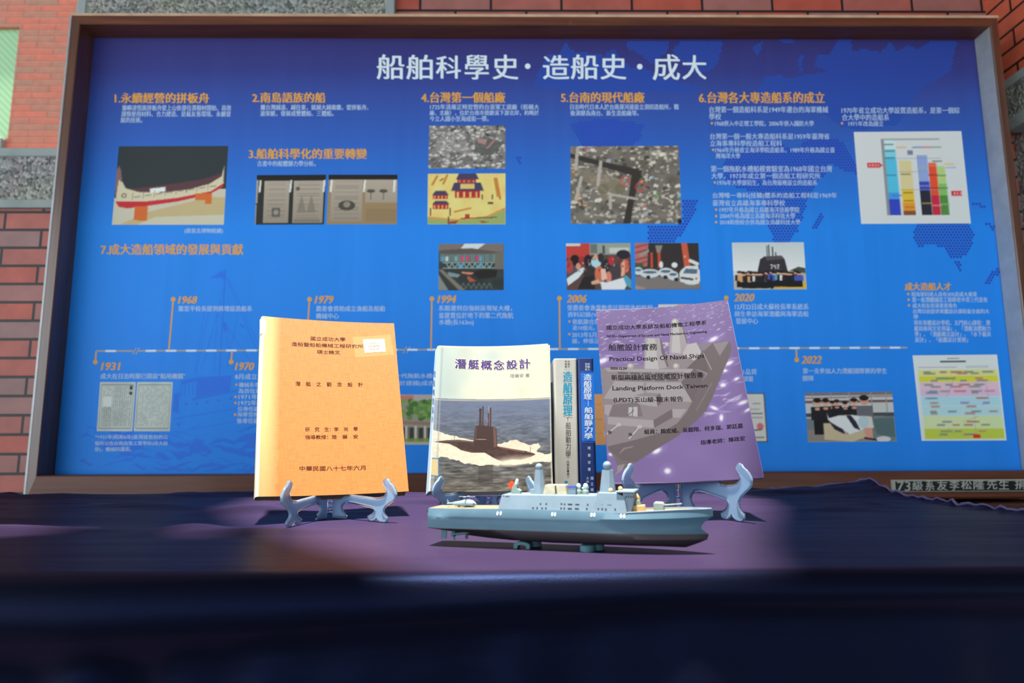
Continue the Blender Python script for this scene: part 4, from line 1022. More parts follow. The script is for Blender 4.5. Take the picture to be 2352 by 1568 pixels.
# woven cover, bleached along the spine fold
t = node(ns, 'ShaderNodeTexCoord'); vd = node(ns, 'ShaderNodeVectorMath', operation='SUBTRACT'); vd.inputs[1].default_value = FO.b.tolist()
ls.new(t.outputs['Object'], vd.inputs[0])
def dnode(vec):
    d = node(ns, 'ShaderNodeVectorMath', operation='DOT_PRODUCT'); d.inputs[1].default_value = list(vec); ls.new(vd.outputs[0], d.inputs[0]); return d.outputs['Value']
da, dv = dnode(FO.u), dnode(FO.v)
def wnoise(sx, sy):
    c = node(ns, 'ShaderNodeCombineXYZ')
    for s_, k, q in ((da, sx, 'X'), (dv, sy, 'Y')):
        mm = node(ns, 'ShaderNodeMath', operation='MULTIPLY'); mm.inputs[1].default_value = k; ls.new(s_, mm.inputs[0]); ls.new(mm.outputs[0], c.inputs[q])
    nn = node(ns, 'ShaderNodeTexNoise', Scale=1.0, Detail=2.0); ls.new(c.outputs[0], nn.inputs['Vector']); return nn.outputs['Fac']
ad = node(ns, 'ShaderNodeMath', operation='ADD'); ls.new(wnoise(900, 60), ad.inputs[0]); ls.new(wnoise(60, 900), ad.inputs[1])
r = node(ns, 'ShaderNodeValToRGB'); r.color_ramp.elements[0].position = .34; r.color_ramp.elements[1].position = .62
r.color_ramp.elements[0].color = (.385, .098, .0135, 1); r.color_ramp.elements[1].color = (.465, .145, .0255, 1)
hf = node(ns, 'ShaderNodeMath', operation='MULTIPLY'); hf.inputs[1].default_value = .5; ls.new(ad.outputs[0], hf.inputs[0]); ls.new(hf.outputs[0], r.inputs['Fac'])
r2 = node(ns, 'ShaderNodeValToRGB'); q = r2.color_ramp
q.elements[0].position = 0.0; q.elements[0].color = (1, 1, 1, 1); q.elements[1].position = 1.0; q.elements[1].color = (0, 0, 0, 1)
q2 = q.elements.new(.35); q2.color = (.75, .75, .75, 1)
ma = node(ns, 'ShaderNodeMapRange'); ma.inputs['From Min'].default_value = -.105; ma.inputs['From Max'].default_value = -.075; ls.new(da, ma.inputs['Value'])
ls.new(ma.outputs['Result'], r2.inputs['Fac'])
mx = node(ns, 'ShaderNodeMix', data_type='RGBA'); ls.new(r2.outputs['Color'], mx.inputs[0]); ls.new(r.outputs['Color'], mx.inputs[6]); mx.inputs[7].default_value = (.54, .38, .15, 1)
ls.new(mx.outputs[2], b.inputs['Base Color']); b.inputs['Roughness'].default_value = .6; b.inputs['Specular IOR Level'].default_value = .3
bp = node(ns, 'ShaderNodeBump', Strength=.25, Distance=.0006); ls.new(hf.outputs[0], bp.inputs['Height']); ls.new(bp.outputs['Normal'], b.inputs['Normal'])
M_FADED = pmat('faded cream spine', (.70, .62, .44), .6, var=.08, scale=60)
M_PG_D = pmat('grey page edges', lin((120, 116, 108)), .85)
book(ob, FO, .017, m_or, M_FADED, m_or, M_PG_D, r=.004, skew=-.002)
M_TEXTB = pmat('brown-black print', lin((46, 22, 12)), .6, spec=.1)
g1 = lambda x, y: (560+x/5.6, 700+y/5.6)
g2 = lambda x, y: (560+x/5.407, 940+y/5.407)
Q = lambda g, *p: [g(*q) for q in p]
so = FO.surf(.15)
THESIS_LINES = [
   ('國立成功大學', Q(g1, (862,390), (1308,402), (1310,455), (862,440))),
   ('造船暨船舶機械工程研究所', Q(g1, (616,462), (1540,497), (1540,545), (618,515))),
   ('碩士論文', Q(g1, (945,562), (1242,570), (1243,620), (945,612))),
   ('潛　艇　之　觀　念　設　計', Q(g1, (666,970), (1535,983), (1536,1040), (668,1027))),
   ('研　究　生：李　尚　學', Q(g2, (765,207), (1418,203), (1420,255), (766,262))),
   ('指導教授：陸　磐　安', Q(g2, (765,305), (1420,298), (1422,348), (766,357))),
   ('中華民國八十七年六月', Q(g2, (695,692), (1515,683), (1517,742), (695,752)))]
for it in THESIS_LINES: lettering('cover_lettering', fat([it], .16), None, M_TEXTB, ob, res=3, layer=(FO.surf, .22))
def flat_quad(name, quad, surf, m, parent, n=8):
    q = np.asarray(quad, float); V, Fc = [], []
    for i in range(n+1):
        for tt in (0, 1):
            s_ = i/n; p = (q[0]*(1-s_)+q[1]*s_)*(1-tt)+(q[3]*(1-s_)+q[2]*s_)*tt
            V.append(surf(*p))
    for i in range(n): Fc.append((2*i, 2*i+1, 2*i+3, 2*i+2))
    return obj(name, V, Fc, m, parent)
m_tape, ns, ls, b = nmat('clear tape')
b.inputs['Base Color'].default_value = (.8, .45, .2, 1); b.inputs['Alpha'].default_value = .32; b.inputs['Roughness'].default_value = .18
flat_quad('clear_tape', Q(g1,(1405,400),(1888,382),(1932,640),(1440,660)), FO.surf(.12), m_tape, ob)
st = flat_quad('label_sticker', Q(g1,(1535,432),(1810,432),(1827,597),(1560,606)), FO.surf(.35), pmat('cream label paper', (.72, .60, .42), .6), ob)
lettering('sticker_lettering', [('NCKU',Q(g1,(1617,472),(1728,472),(1728,496),(1617,496))),('DNAME',Q(g1,(1606,512),(1750,512),(1750,537),(1606,537))),('TH0141',Q(g1,(1617,550),(1745,548),(1745,576),(1617,578)))], FO.surf(.5), M_TEXTB, st)
flat_quad('faded_tape', Q(g1,(206,185),(284,195),(278,372),(206,368)), FO.surf(.12), pmat('old tape', (.66, .55, .36), .35), ob)

# --- submarine textbook
FS = Frame((-.0216, 1.0677, .7743), -2.35, 22.9, .6, -.006, .19, .26)
sb = thing('submarine_textbook', 'worn white and blue textbook with a surfaced submarine on its cover', 'book', FS.b.tolist())
M_COV = vcol_mat('printed cover ink', .45, .15)
M_SP_S = pmat('pale blue spine', lin((168, 190, 206)), .45, var=.1, scale=20)
book(sb, FS, .022, pmat('cover stock', lin((160, 162, 150)), .5), M_SP_S, M_SP_S, M_PAGES, r=.004, skew=-.009)
k3 = lambda x, y: (960+x/5.6, 770+y/5.6)
k4 = lambda x, y: (960+x/4.239, 920+y/4.239)
EVC = (2.25, 2.3, 2.5)
p = Pic(270, 330, (0, 0, 1, 1), (205, 210, 200))
cq = [(1004,795),(1263,792),(1269,1123),(988,1128)]
qa = np.asarray(cq, float)
U_, V_ = p.X.copy(), p.Y.copy()
PX = (qa[0, 0]*(1-U_)+qa[1, 0]*U_)*(1-V_)+(qa[3, 0]*(1-U_)+qa[2, 0]*U_)*V_
PY = (qa[0, 1]*(1-U_)+qa[1, 1]*U_)*(1-V_)+(qa[3, 1]*(1-U_)+qa[2, 1]*U_)*V_
p.X, p.Y = PX, PY
hz, wz = p.h, p.w
p.mask(np.clip((1110-PX)/110, 0, 1), (176, 198, 204)); p.ell(1215, 830, 60, 50, (226, 224, 204), .8, .9); p.ell(1120, 900, 38, 26, (232, 224, 200), .8, .9); p.ell(1130, 815, 26, 14, (176, 200, 206), .7, .9); p.noise(7, 10, 8, 1)
sea = PY > 914+(PX-1000)*-.006
p.vgrad(912, 1010, (96, 110, 146), (84, 92, 108), sea); p.vgrad(1010, 1130, (84, 90, 104), (96, 92, 86), sea & (PY > 1010))
n_a = vnoise(hz, wz, 120, 22, 31); n_b = vnoise(hz, wz, 60, 10, 32); n_c = vnoise(hz, wz, 200, 40, 33)
wav = np.clip(PY-905, 0, 110)/110
p.a += (((n_a*20+n_b*16+n_c*12)*wav)*sea)[..., None]
p.mask(sea & (PY < 918), (112, 122, 136), .9); p.mask((np.abs(PY-(917.5-(PX-1000)*.012)) < .9), (196, 190, 170), .8)
foam = inpoly(PX, PY+vnoise(hz, wz, 60, 40, 34)*2.2, [(985,984),(1010,990),(1037,998),(1060,1004),(1090,1008),(1142,1016),(1160,1012),(1185,1007),(1200,1014),(1215,1020),(1236,1015),(1242,1022),(1232,1034),(1250,1042),(1272,1040),(1272,1058),(1232,1060),(1196,1064),(1149,1064),(1101,1065),(1066,1061),(1042,1053),(1019,1048),(984,1052)])
p.mask(foam, (226, 218, 200)); p.a += (vnoise(hz, wz, 70, 50, 35)*14*foam)[..., None]
p.mask(foam & (PX > 1140) & (PY < 1030), (190, 186, 176), .35)
low = (PY > 1050+np.clip((PX-985)/80, 0, 1)*14) & ~foam
p.a += (vnoise(hz, wz, 110, 9, 36)*26*low)[..., None]
hull = [(994,1014),(1028,1008.5),(1054,1007),(1087,1010),(1142,1021),(1179,1028),(1208,1033),(1224,1038),(1230,1041.5),(1219,1047),(1196,1053),(1175,1052),(1153,1057),(1135,1049),(1113,1036),(1083,1036.5),(1059,1031),(1047,1024),(1031,1017)]
p.poly(hull, (58, 36, 36)); p.mask(inpoly(PX, PY, hull) & (vnoise(hz, wz, 40, 30, 37) > .25), (84, 56, 52), .5)
p.poly([(994,1014),(1028,1008.5),(1054,1007),(1087,1010),(1087,1013),(1040,1011)], (104, 86, 82), .8); p.poly([(1142,1021),(1179,1028),(1208,1033),(1226,1039),(1200,1036),(1150,1026)], (122, 84, 74), .8)
p.ell(1185, 1054, 34, 8, (226, 218, 204), .75, .9); p.ell(1160, 1060, 30, 6, (228, 220, 204), .9, .7); p.ell(1215, 1050, 12, 5, (214, 200, 186), .6, .9)
sail = [(1087,1012),(1089,990),(1091.5,975.5),(1094,974),(1108,973),(1123,975),(1135,976.5),(1140,981),(1142,1024),(1128,1026),(1113,1031),(1102,1022)]
p.poly(sail, (56, 34, 34)); p.poly([(1132,977),(1138,980),(1140.5,1022),(1134,1024)], (112, 78, 70), .8); p.poly([(1087,1010),(1091.5,976),(1096,976),(1093,1008)], (84, 58, 54), .8); p.line(1093, 1005.5, 1116, 1005.5, 1.2, (170, 150, 134))
for x, w, y0, c in ((1103,5.6,937,(66,34,36)),(1109,2.6,930,(40,30,34)),(1121.5,2.4,941,(48,34,36)),(1126.5,3.6,934,(74,38,38))): p.line(x, y0, x-.4, 974, w, c)
p.rect(1100, 935, 1106, 941, (40, 30, 32)); p.rect(1119, 960, 1121, 966, (210, 60, 60)); p.line(1122, 929, 1122, 945, 1, (150, 160, 150))
p.line(1043.5, 999, 1043.5, 1008, 1, (50, 44, 44)); p.line(1218, 1024, 1218, 1037, 1, (50, 44, 44)); p.rect(1206, 1033, 1209, 1038, (40, 30, 30))
p.mask(low & (PX > 1098) & (PX < 1132) & (PY < 1108), (56, 52, 48), .5)
for a in range(5): p.ell(1175+5*math.cos(a*1.257-1.57), 1110+5*math.sin(a*1.257-1.57), 4.2, 4.2, (236, 84, 40))
p.ell(1175, 1110, 4, 4, (236, 84, 40)); p.ell(1175, 1110, 1.5, 1.5, (200, 50, 30))
p.mask((U_ < .055) & (U_ > .04), (150, 160, 170), .5); p.mask(U_ < .03, (206, 216, 220), .45); p.mask((PX < 1008) & (PY > 1051) & (PY < 1093), (60, 130, 190)); p.mask((PX < 1006) & (PY > 1053.5) & (PY < 1090.5), (214, 196, 150))
p.mask((V_ < .012) | (U_ > .988), (216, 206, 176), .6)
cov = pic_obj('cover_picture', p, cq, FS.surf(.12), M_COV, sb, EVC)
TT = [('潛',(476,292,616,412)),('艇',(648,294,780,414)),('概',(810,300,945,420)),('念',(975,300,1105,420)),('設',(1140,300,1275,415)),('計',(1305,288,1440,415))]
tt = [(a, (*k3(x0, y0), *k3(x1, y1))) for a, (x0, y0, x1, y1) in TT]
lettering('title_outline', fat(tt, 1.9, ring=8), None, pmat('cream outline', (.40, .38, .30), .5, spec=.15), sb, res=3, layer=(FS.surf, .2))
lettering('title_lettering', fat(tt, .75, .45), None, pmat('purple print', lin((44, 24, 84)), .5, spec=.12), sb, res=3, layer=(FS.surf, .62))
lettering('author_lettering', [('陸磐安 著', (*k3(1188, 478), *k3(1435, 526)))], FS.surf(.2), pmat('dark print', lin((30, 30, 48)), .5, spec=.12), sb)
# spine print, on the left face
def sp_s(x, y):
    p0 = FS.pt(-FS.W/2, 0, 0); n = np.cross(FS.v, FS.n*(-.022)+FS.u*(-.009)); n /= np.linalg.norm(n)
    h_ = hit(x, y, p0, n); return h_+n*(.0003 if np.dot(n, CAM-p0) > 0 else -.0003)
M_NAVY = pmat('navy spine print', lin((40, 52, 130)), .5)
its = []
for i, ch_ in enumerate('潛艇概念設計'):
    y0 = 852+i*20.5; x0 = 996.5-i*.95
    its.append((ch_, (x0-.6, y0, x0+4.2, y0+14.5)))
lettering('spine_lettering', its, sp_s, M_NAVY, sb)

# --- purple report
FP = Frame((.2502, .9605, .7935), -8.59, 23.7, 2.91, -.006, .21, .297)
pb = thing('ship_report', 'thin purple glossy report with a grey warship drawing, tilted on a clear stand', 'book', FP.b.tolist())
M_LAV = pmat('purple cover stock', lin((86, 72, 116)), .4)
book(pb, FP, .007, M_LAV, M_LAV, M_LAV, M_PAGES, r=.0015)
f6 = lambda x, y: (1340+x/5.345, 680+y/5.345)
f7 = lambda x, y: (1340+x/4.9, 900+y/4.9)
pq_ = [(1368.5,713),(1670.5,688),(1754,1097),(1399,1107)]
p = Pic(250, 310, (0, 0, 1, 1), (136, 114, 172))
qa = np.asarray(pq_, float); U_, V_ = p.X.copy(), p.Y.copy()
p.X = (qa[0, 0]*(1-U_)+qa[1, 0]*U_)*(1-V_)+(qa[3, 0]*(1-U_)+qa[2, 0]*U_)*V_
p.Y = (qa[0, 1]*(1-U_)+qa[1, 1]*U_)*(1-V_)+(qa[3, 1]*(1-U_)+qa[2, 1]*U_)*V_
p.noise(7, 6, 5, 41)
r = random.Random(12)
for i in range(520):
    q = r.random()**1.8*.62; x = r.uniform(1365, 1700); y = 694+q*410
    ln = (2+q*11)*r.uniform(.6, 1.6); th = (.5+q*2.6)*r.uniform(.5, 1.2)
    p.ell(x, y, ln, th, (226, 222, 248), r.uniform(.45, .95)*(1 if q < .3 else .6), .5, -.25+r.uniform(-.35, .35))
for x, y, rx, ry, ro in ((*f7(1475,165),9,3.5,.4),(*f7(1555,275),4,7,0),(*f7(1795,115),11,4,-.3),(*f7(1850,200),8,3,-.5),(*f7(830,645),10,5,-.5),(*f7(950,870),7,6,0),(*f7(305,700),4,3,.3),(*f6(1600,515),10,4,-.4),(*f6(1790,815),9,4,-.4),(*f6(1715,1080),6,4,0),(*f6(240,790),12,5,-.4),(*f6(1880,1010),6,3,-.4),(*f6(1740,905),5,3,0)):
    p.ell(x, y, rx*1.7, ry*1.7, (170, 150, 220), .7, .9, ro); p.ell(x, y, rx, ry, (250, 250, 255), 1, .5, ro)
D_, MG, LG, WG = (116, 106, 110), (148, 139, 144), (172, 166, 170), (194, 190, 192)
p.poly(Q(f6,(1790,545),(1815,600),(1818,660),(1780,770),(1700,950),(1600,1200),(1510,1390))+Q(f7,(1400,180),(1280,300),(1060,480),(800,640),(590,780),(440,870),(345,940),(385,880),(380,800),(350,730),(285,650),(270,600),(240,300))+Q(f6,(230,1050),(215,900),(270,870),(760,830),(1480,660)), MG)
p.poly(Q(f6,(1790,545),(1815,600),(1818,660),(1780,770),(1700,950),(1600,1200),(1510,1390))+Q(f7,(1400,180),(1280,300),(1060,480),(800,640),(590,780),(440,870),(390,860),(380,800),(350,730),(285,650),(275,610),(600,520),(900,430),(1060,330),(1170,200),(1230,80))+Q(f6,(1340,1280),(1420,1080),(1530,930),(1480,660),(1590,560)), D_)
p.poly(Q(f7,(285,650),(350,730),(385,800),(390,860),(345,940),(440,870),(600,775),(430,760),(340,680)), (124, 116, 118)); p.poly(Q(f7,(345,940),(385,880),(385,820),(470,800),(440,870)), (160, 152, 158))
p.poly(Q(f6,(385,1035),(1200,1035),(1340,1275),(250,1255)), LG); p.poly(Q(f6,(265,880),(1350,870),(1390,960),(1230,905),(380,915),(300,920)), LG)
p.poly(Q(f6,(380,915),(1230,905),(1200,1035),(390,1035)), MG)
for x0, x1 in ((425,550),(575,700),(720,840),(880,1000),(1030,1168)): p.poly(Q(f6,(x0,917),(x1,917),(x1,945),(x0,945)), (108, 100, 108)); p.poly(Q(f6,(x0,990),(x1,985),(x1,1018),(x0,1020)), (112, 104, 110))
p.poly(Q(f6,(1200,1035),(1360,870),(1420,900),(1500,940),(1340,1275)), (112, 102, 108))
p.poly(Q(f6,(760,492),(940,490),(1000,660),(1052,850),(925,872),(745,872)), LG); p.poly(Q(f6,(790,495),(880,495),(925,872),(760,872)), WG); p.poly(Q(f6,(940,490),(955,500),(1052,840),(1030,852),(960,660)), D_)
p.poly(Q(f6,(1080,330),(1220,330),(1260,480),(1300,680),(1055,680)), LG); p.poly(Q(f6,(1105,330),(1170,330),(1200,680),(1085,670)), WG); p.poly(Q(f6,(1210,330),(1222,332),(1285,560),(1270,560)), D_)
p.poly(Q(f6,(1280,570),(1390,550),(1440,640),(1500,800),(1540,930),(1400,790),(1220,690)), WG); p.poly(Q(f6,(1390,550),(1440,640),(1540,920),(1480,700)), D_); p.poly(Q(f6,(1270,865),(1400,740),(1480,640),(1540,930),(1420,880)), (108, 98, 102))
p.poly(Q(f6,(1395,568),(1580,560),(1480,660)), (142, 134, 138)); p.poly(Q(f6,(1592,566),(1788,548),(1676,725)), (150, 142, 148)); p.poly(Q(f6,(1030,690),(1230,690),(1230,770),(1030,780)), MG)
p.line(*f6(1025,692), *f6(1228,688), 1.2, (206, 200, 204)); p.line(*f6(1475,680), *f6(1575,885), 1.2, (206, 204, 200)); p.line(*f6(1580,1050), *f6(1390,1380), .8, (170, 160, 166))
for x, y, rr_ in ((1132,297,46),(1030,570,28),(582,846,40),(1145,840,40)): p.ell(*f6(x, y), rr_/5.345, rr_/5.345, (168, 164, 160)); p.ell(*f6(x-rr_*.2, y-rr_*.25), rr_/9, rr_/10, (226, 224, 216), .8, .6)
p.poly(Q(f6,(620,1205),(760,1165),(945,1170),(890,1215)), MG); p.poly(Q(f6,(620,1208),(890,1212),(915,1335),(840,1330),(600,1290)), LG); p.poly(Q(f6,(890,1212),(945,1170),(975,1270),(915,1335)), D_); p.rect(*f6(740,1040), *f6(775,1165), (150, 146, 150))
p.poly(Q(f7,(330,140),(600,100),(640,130),(670,260),(280,275)), (128, 118, 124)); p.poly(Q(f7,(240,140),(330,140),(285,270),(235,240)), LG)
p.poly(Q(f7,(275,275),(790,300),(800,385),(275,360)), LG); p.poly(Q(f7,(790,300),(1000,170),(1010,265),(800,385)), D_); p.poly(Q(f7,(1000,170),(1165,172),(1090,270),(1010,268)), LG)
p.poly(Q(f7,(510,160),(610,150),(612,262),(505,255)), WG); p.line(*f7(558,150), *f7(552,260), 1.8, (110, 104, 110)); p.line(*f7(570,190), *f7(505,250), 1.6, (84, 78, 84))
for x0, y0, x1, y1 in ((400,360,265,470),(635,375,515,515)): p.line(*f7(x0, y0), *f7(x1, y1), 1.8, (226, 224, 226)); p.ell(*f7(x0, y0), 5.5, 4, WG)
for x, y in ((300,450),(530,465)): p.rect(*f7(x-20, y-15), *f7(x+20, y+18), (84, 78, 82))
p.poly(Q(f7,(395,695),(450,620),(575,590),(545,615),(470,635),(410,690)), (150, 140, 144), .9)
EVP = (3.9, 3.9, 3.75)
pic_obj('cover_picture', p, pq_, FP.surf(.12), vcol_mat('report cover ink', .32, .15), pb, EVP)
M_BLK = pmat('black print', lin((7, 6, 8)), .5, spec=.03)
REPORT_LINES = [
   ('國立成功大學系統及船舶機電工程學系', Q(f6, (283,352), (1515,280), (1515,335), (285,408))),
   ('NCKU Department of Systems and Naval Mechatronic Engineering', Q(f6, (290,470), (1517,402), (1519,440), (291,508))),
   ('船艦設計實務', Q(f6, (308,578), (905,556), (907,640), (310,662))),
   ('Practical Design Of Naval Ships', Q(f6, (320,738), (1485,682), (1487,752), (322,806))),
   ('2020.12.29', Q(f6, (330,862), (530,860), (531,890), (331,894))),
   ('新型兩棲船塢登陸艦設計報告書', Q(f6, (342,958), (1470,910), (1474,978), (345,1024))),
   ('Landing Platform Dock Taiwan', Q(f6, (357,1095), (1522,1055), (1526,1112), (358,1168))),
   ('(LPDT)玉山級-期末報告', Q(f6, (370,1230), (1225,1205), (1228,1280), (372,1302))),
   ('組員：賴宏威、吳鎧翔、柯多瑞、郭廷嘉', Q(f7, (686,405), (1793,346), (1796,400), (688,460))),
   ('指導老師：陳政宏', Q(f7, (1322,525), (1818,488), (1820,540), (1324,578)))]
for it in REPORT_LINES: lettering('cover_lettering', fat([it], .28), None, M_BLK, pb, res=2, layer=(FP.surf, .25))

# --- two hardbacks standing between black bookends
YS = 1.12
def upright(name, label, pxl, pxr, pyt, m_c, m_s, depth=.165, head=True):
    x0, x1 = at_y(pxl, 960, YS)[0], at_y(pxr, 960, YS)[0]; z1 = at_y((pxl+pxr)/2, pyt, YS)[2]; z0 = TABLE_Z+.0022
    t_ = thing(name, label, 'book', ((x0+x1)/2, YS+depth/2, z0))
    n = 10; r = .0035
    arc = [(x0+r-r*math.cos(a), YS+r-r*math.sin(a)) for a in np.linspace(0, math.pi/2, n)]+[(x1-r+r*math.sin(a), YS+r-r*math.cos(a)) for a in np.linspace(0, math.pi/2, n)]
    inn = [(x0+.0012, YS+.012), (x1-.0012, YS+.012)]
    pts = arc+[(x1, YS+.012)]+inn[::-1]+[(x0, YS+.012)]
    k = len(pts); V = [(x, y, z) for z in (z0, z1) for x, y in pts]
    o = fixn(obj('spine', V, [(i, (i+1) % k, (i+1) % k+k, i+k) for i in range(k)]+[tuple(range(k)), tuple(range(2*k-1, k-1, -1))], m_s, t_))
    bevel(o, .001, 2)
    for a, b2, nm in ((x0, x0+.0025, 'front_cover'), (x1-.0025, x1, 'back_cover')): bevel(MB().box(a, b2, YS+.0125, YS+depth, z0, z1).build(nm, m_c, t_), .0008)
    MB().box(x0+.0028, x1-.0028, YS+.0125, YS+depth-.004, z0+.003, z1-.003).build('page_block', M_PAGES, t_)
    return t_, x0, x1, z0, z1
M_GREYB = pmat('ivory grey cloth', lin((196, 192, 178)), .5, var=.1, scale=14)
gb, gx0, gx1, gz0, gz1 = upright('grey_hardback', 'thick worn ivory-grey hardback with teal spine title, standing upright', 1274, 1327, 823, M_GREYB, M_GREYB)
M_NAVYB = pmat('navy cover', lin((14, 44, 104)), .4); M_BLUEB = pmat('bright blue band', lin((14, 108, 206)), .4)
bb, bx0, bx1, bz0, bz1 = upright('blue_hardback', 'slim navy and bright blue hardback with white spine title, standing upright', 1329, 1366, 822, M_NAVYB, M_NAVYB)
k5 = lambda x, y: (1230+x/4.753, 800+y/4.753)
ss = lambda d: (lambda x, y: at_y(x, y, YS-d*.001))
def col(chars, x0, x1, ys, bold=.01): return [(c, (*k5(x0, y0), *k5(x1, y1))) for i, (c, (y0, y1)) in enumerate(zip(chars, ys))]
flat_quad('spine_band', Q(k5,(490,262),(637,262),(654,1010),(505,1010)), ss(.25), M_BLUEB, bb)
M_WHT = pmat('white print', lin((206, 216, 226)), .5)
for y in (250, 1022): flat_quad('spine_rule', Q(k5,(490+(y-250)*.02,y-3),(637+(y-250)*.022,y-3),(637+(y-250)*.022,y+3),(490+(y-250)*.02,y+3)), ss(.3), M_BLUEB, bb)
lettering('spine_lettering', fat(col('造船原理',527,612,((280,345),(350,417),(421,488),(494,556)))+col('船舶靜力學',535,622,((640,703),(710,773),(780,845),(850,915),(922,988))), .55, .2)
   +col('部編大',567,594,((158,184),(188,212),(216,242)))+col('學用書',540,563,((158,184),(188,212),(216,242)))+col('陸磐安著',571,602,((1070,1102),(1148,1182),(1225,1260),(1300,1336)))
   +col('國立編',602,632,((1400,1432),(1460,1494),(1522,1558)))+col('大中國',555,583,((1400,1432),(1440,1470),(1500,1530))), None, M_WHT, bb, layer=(ss, .45), extra=[Q(k5,(573,566),(578,566),(578,630),(573,630))])
lettering('title_lettering', fat(col('造船原理',302,400,((250,362),(375,486),(497,610),(622,732))), .7, .2), None, pmat('teal print', lin((34, 150, 184)), .5, spec=.15), gb, layer=(ss, .3), extra=[Q(k5,(310,1457),(335,1440),(360,1457),(335,1475))])
lettering('spine_lettering', col('船舶動力學',329,385,((805,878),(885,955),(960,1030),(1036,1105),(1112,1184)),.02)+col('陸磐安',340,370,((1225,1255),(1260,1290),(1295,1325)))+col('著',340,370,((1360,1390),))
   +col('部編大',350,375,((133,157),(160,184),(187,210)),.02)+col('學用書',318,343,((133,157),(160,184),(187,210)),.02), None, pmat('charcoal print', lin((30, 30, 32)), .5, spec=.15), gb, layer=(ss, .3), extra=[Q(k5,(351,747),(355,747),(355,788),(351,788)), [k5(*q) for q in disc(355, 1338, 11)]])
M_BLKMETAL = pmat('black enamelled steel', lin((16, 16, 20)), .35)
be = None
for (xe, sgn, py, lb) in ((gx0-.0022, 1, 877, 'thin black steel bookend holding up the grey hardback'), (bx1+.0022, -1, 872, 'thin black steel bookend against the blue hardback')):
    t_ = thing('bookend', lb, 'bookend', (xe, YS+.1, TABLE_Z), group='bookends around the two standing hardbacks')
    z1 = at_y(1274, py, YS+.02)[2]
    bevel(MB().box(xe-.0008, xe+.0008, YS+.02, YS+.14, TABLE_Z, z1).build('upright_plate', M_BLKMETAL, t_), .0004)
    w = .03
    MB().box(min(xe, xe+sgn*w), max(xe, xe+sgn*w), YS+.03, YS+.13, TABLE_Z, TABLE_Z+.0018).build('foot_plate', M_BLKMETAL, t_)

# ================================================================ clear folding stands
m_web, ns, ls, b = nmat('frosted clear plastic')
b.inputs['Base Color'].default_value = (.50, .72, .95, 1); b.inputs['Roughness'].default_value = .28; b.inputs['IOR'].default_value = 1.25
b.inputs['Transmission Weight'].default_value = .55; b.inputs['Subsurface Weight'].default_value = 0.0
m_rim, ns, ls, b = nmat('clear plastic rim')
b.inputs['Base Color'].default_value = (.93, .97, 1, 1); b.inputs['Roughness'].default_value = .06; b.inputs['IOR'].default_value = 1.46; b.inputs['Transmission Weight'].default_value = .95
b.inputs['Specular IOR Level'].default_value = .8
g4 = lambda x, y: (1420+x/6.918, 1050+y/6.918)
H3, F3 = np.array((.2615, 1.053)), np.array((.311, .944))
d3 = (F3-H3)/np.linalg.norm(F3-H3); n3 = np.array((-d3[1], d3[0], 0))
def st(x, y):
    p = hit(*g4(x, y), (*H3, 0), n3); return (float(np.dot(p[:2]-H3, d3)), float(p[2]-TABLE_Z))
OUT = [(1600,432),(1660,446),(1720,452),(1790,444),(1850,418),(1888,370),(1906,320),(1896,270),(1862,215),(1834,170),(1842,128),(1880,96),(1915,110),(1945,160),(1985,190),(2030,240),(2064,300),(2078,350),(2068,420),(2035,480),(1975,535),(1905,610),(1868,690),(1862,760),(1880,830),(1912,885),(1952,930),(1958,985),(1930,1028),(1885,1036),(1838,1012),(1798,965),(1765,912),(1742,955),(1700,990),(1655,985),(1612,955),(1600,905),(1632,880),(1682,842),(1712,780),(1718,720),(1695,675),(1650,645),(1560,612),(1440,570),(1320,532),(1230,512),(1170,530),(1122,575),(1105,640),(1112,710),(1140,775),(1185,835),(1230,880)]
prof = [st(x, y) for x, y in OUT]
tl3 = .0535
zmin = min(t for s, t in prof)
prof = [(s, t-zmin if t < .02 else t) for s, t in prof]
prof[-1] = (prof[-1][0], 0.0)
s_in = prof[0][0]
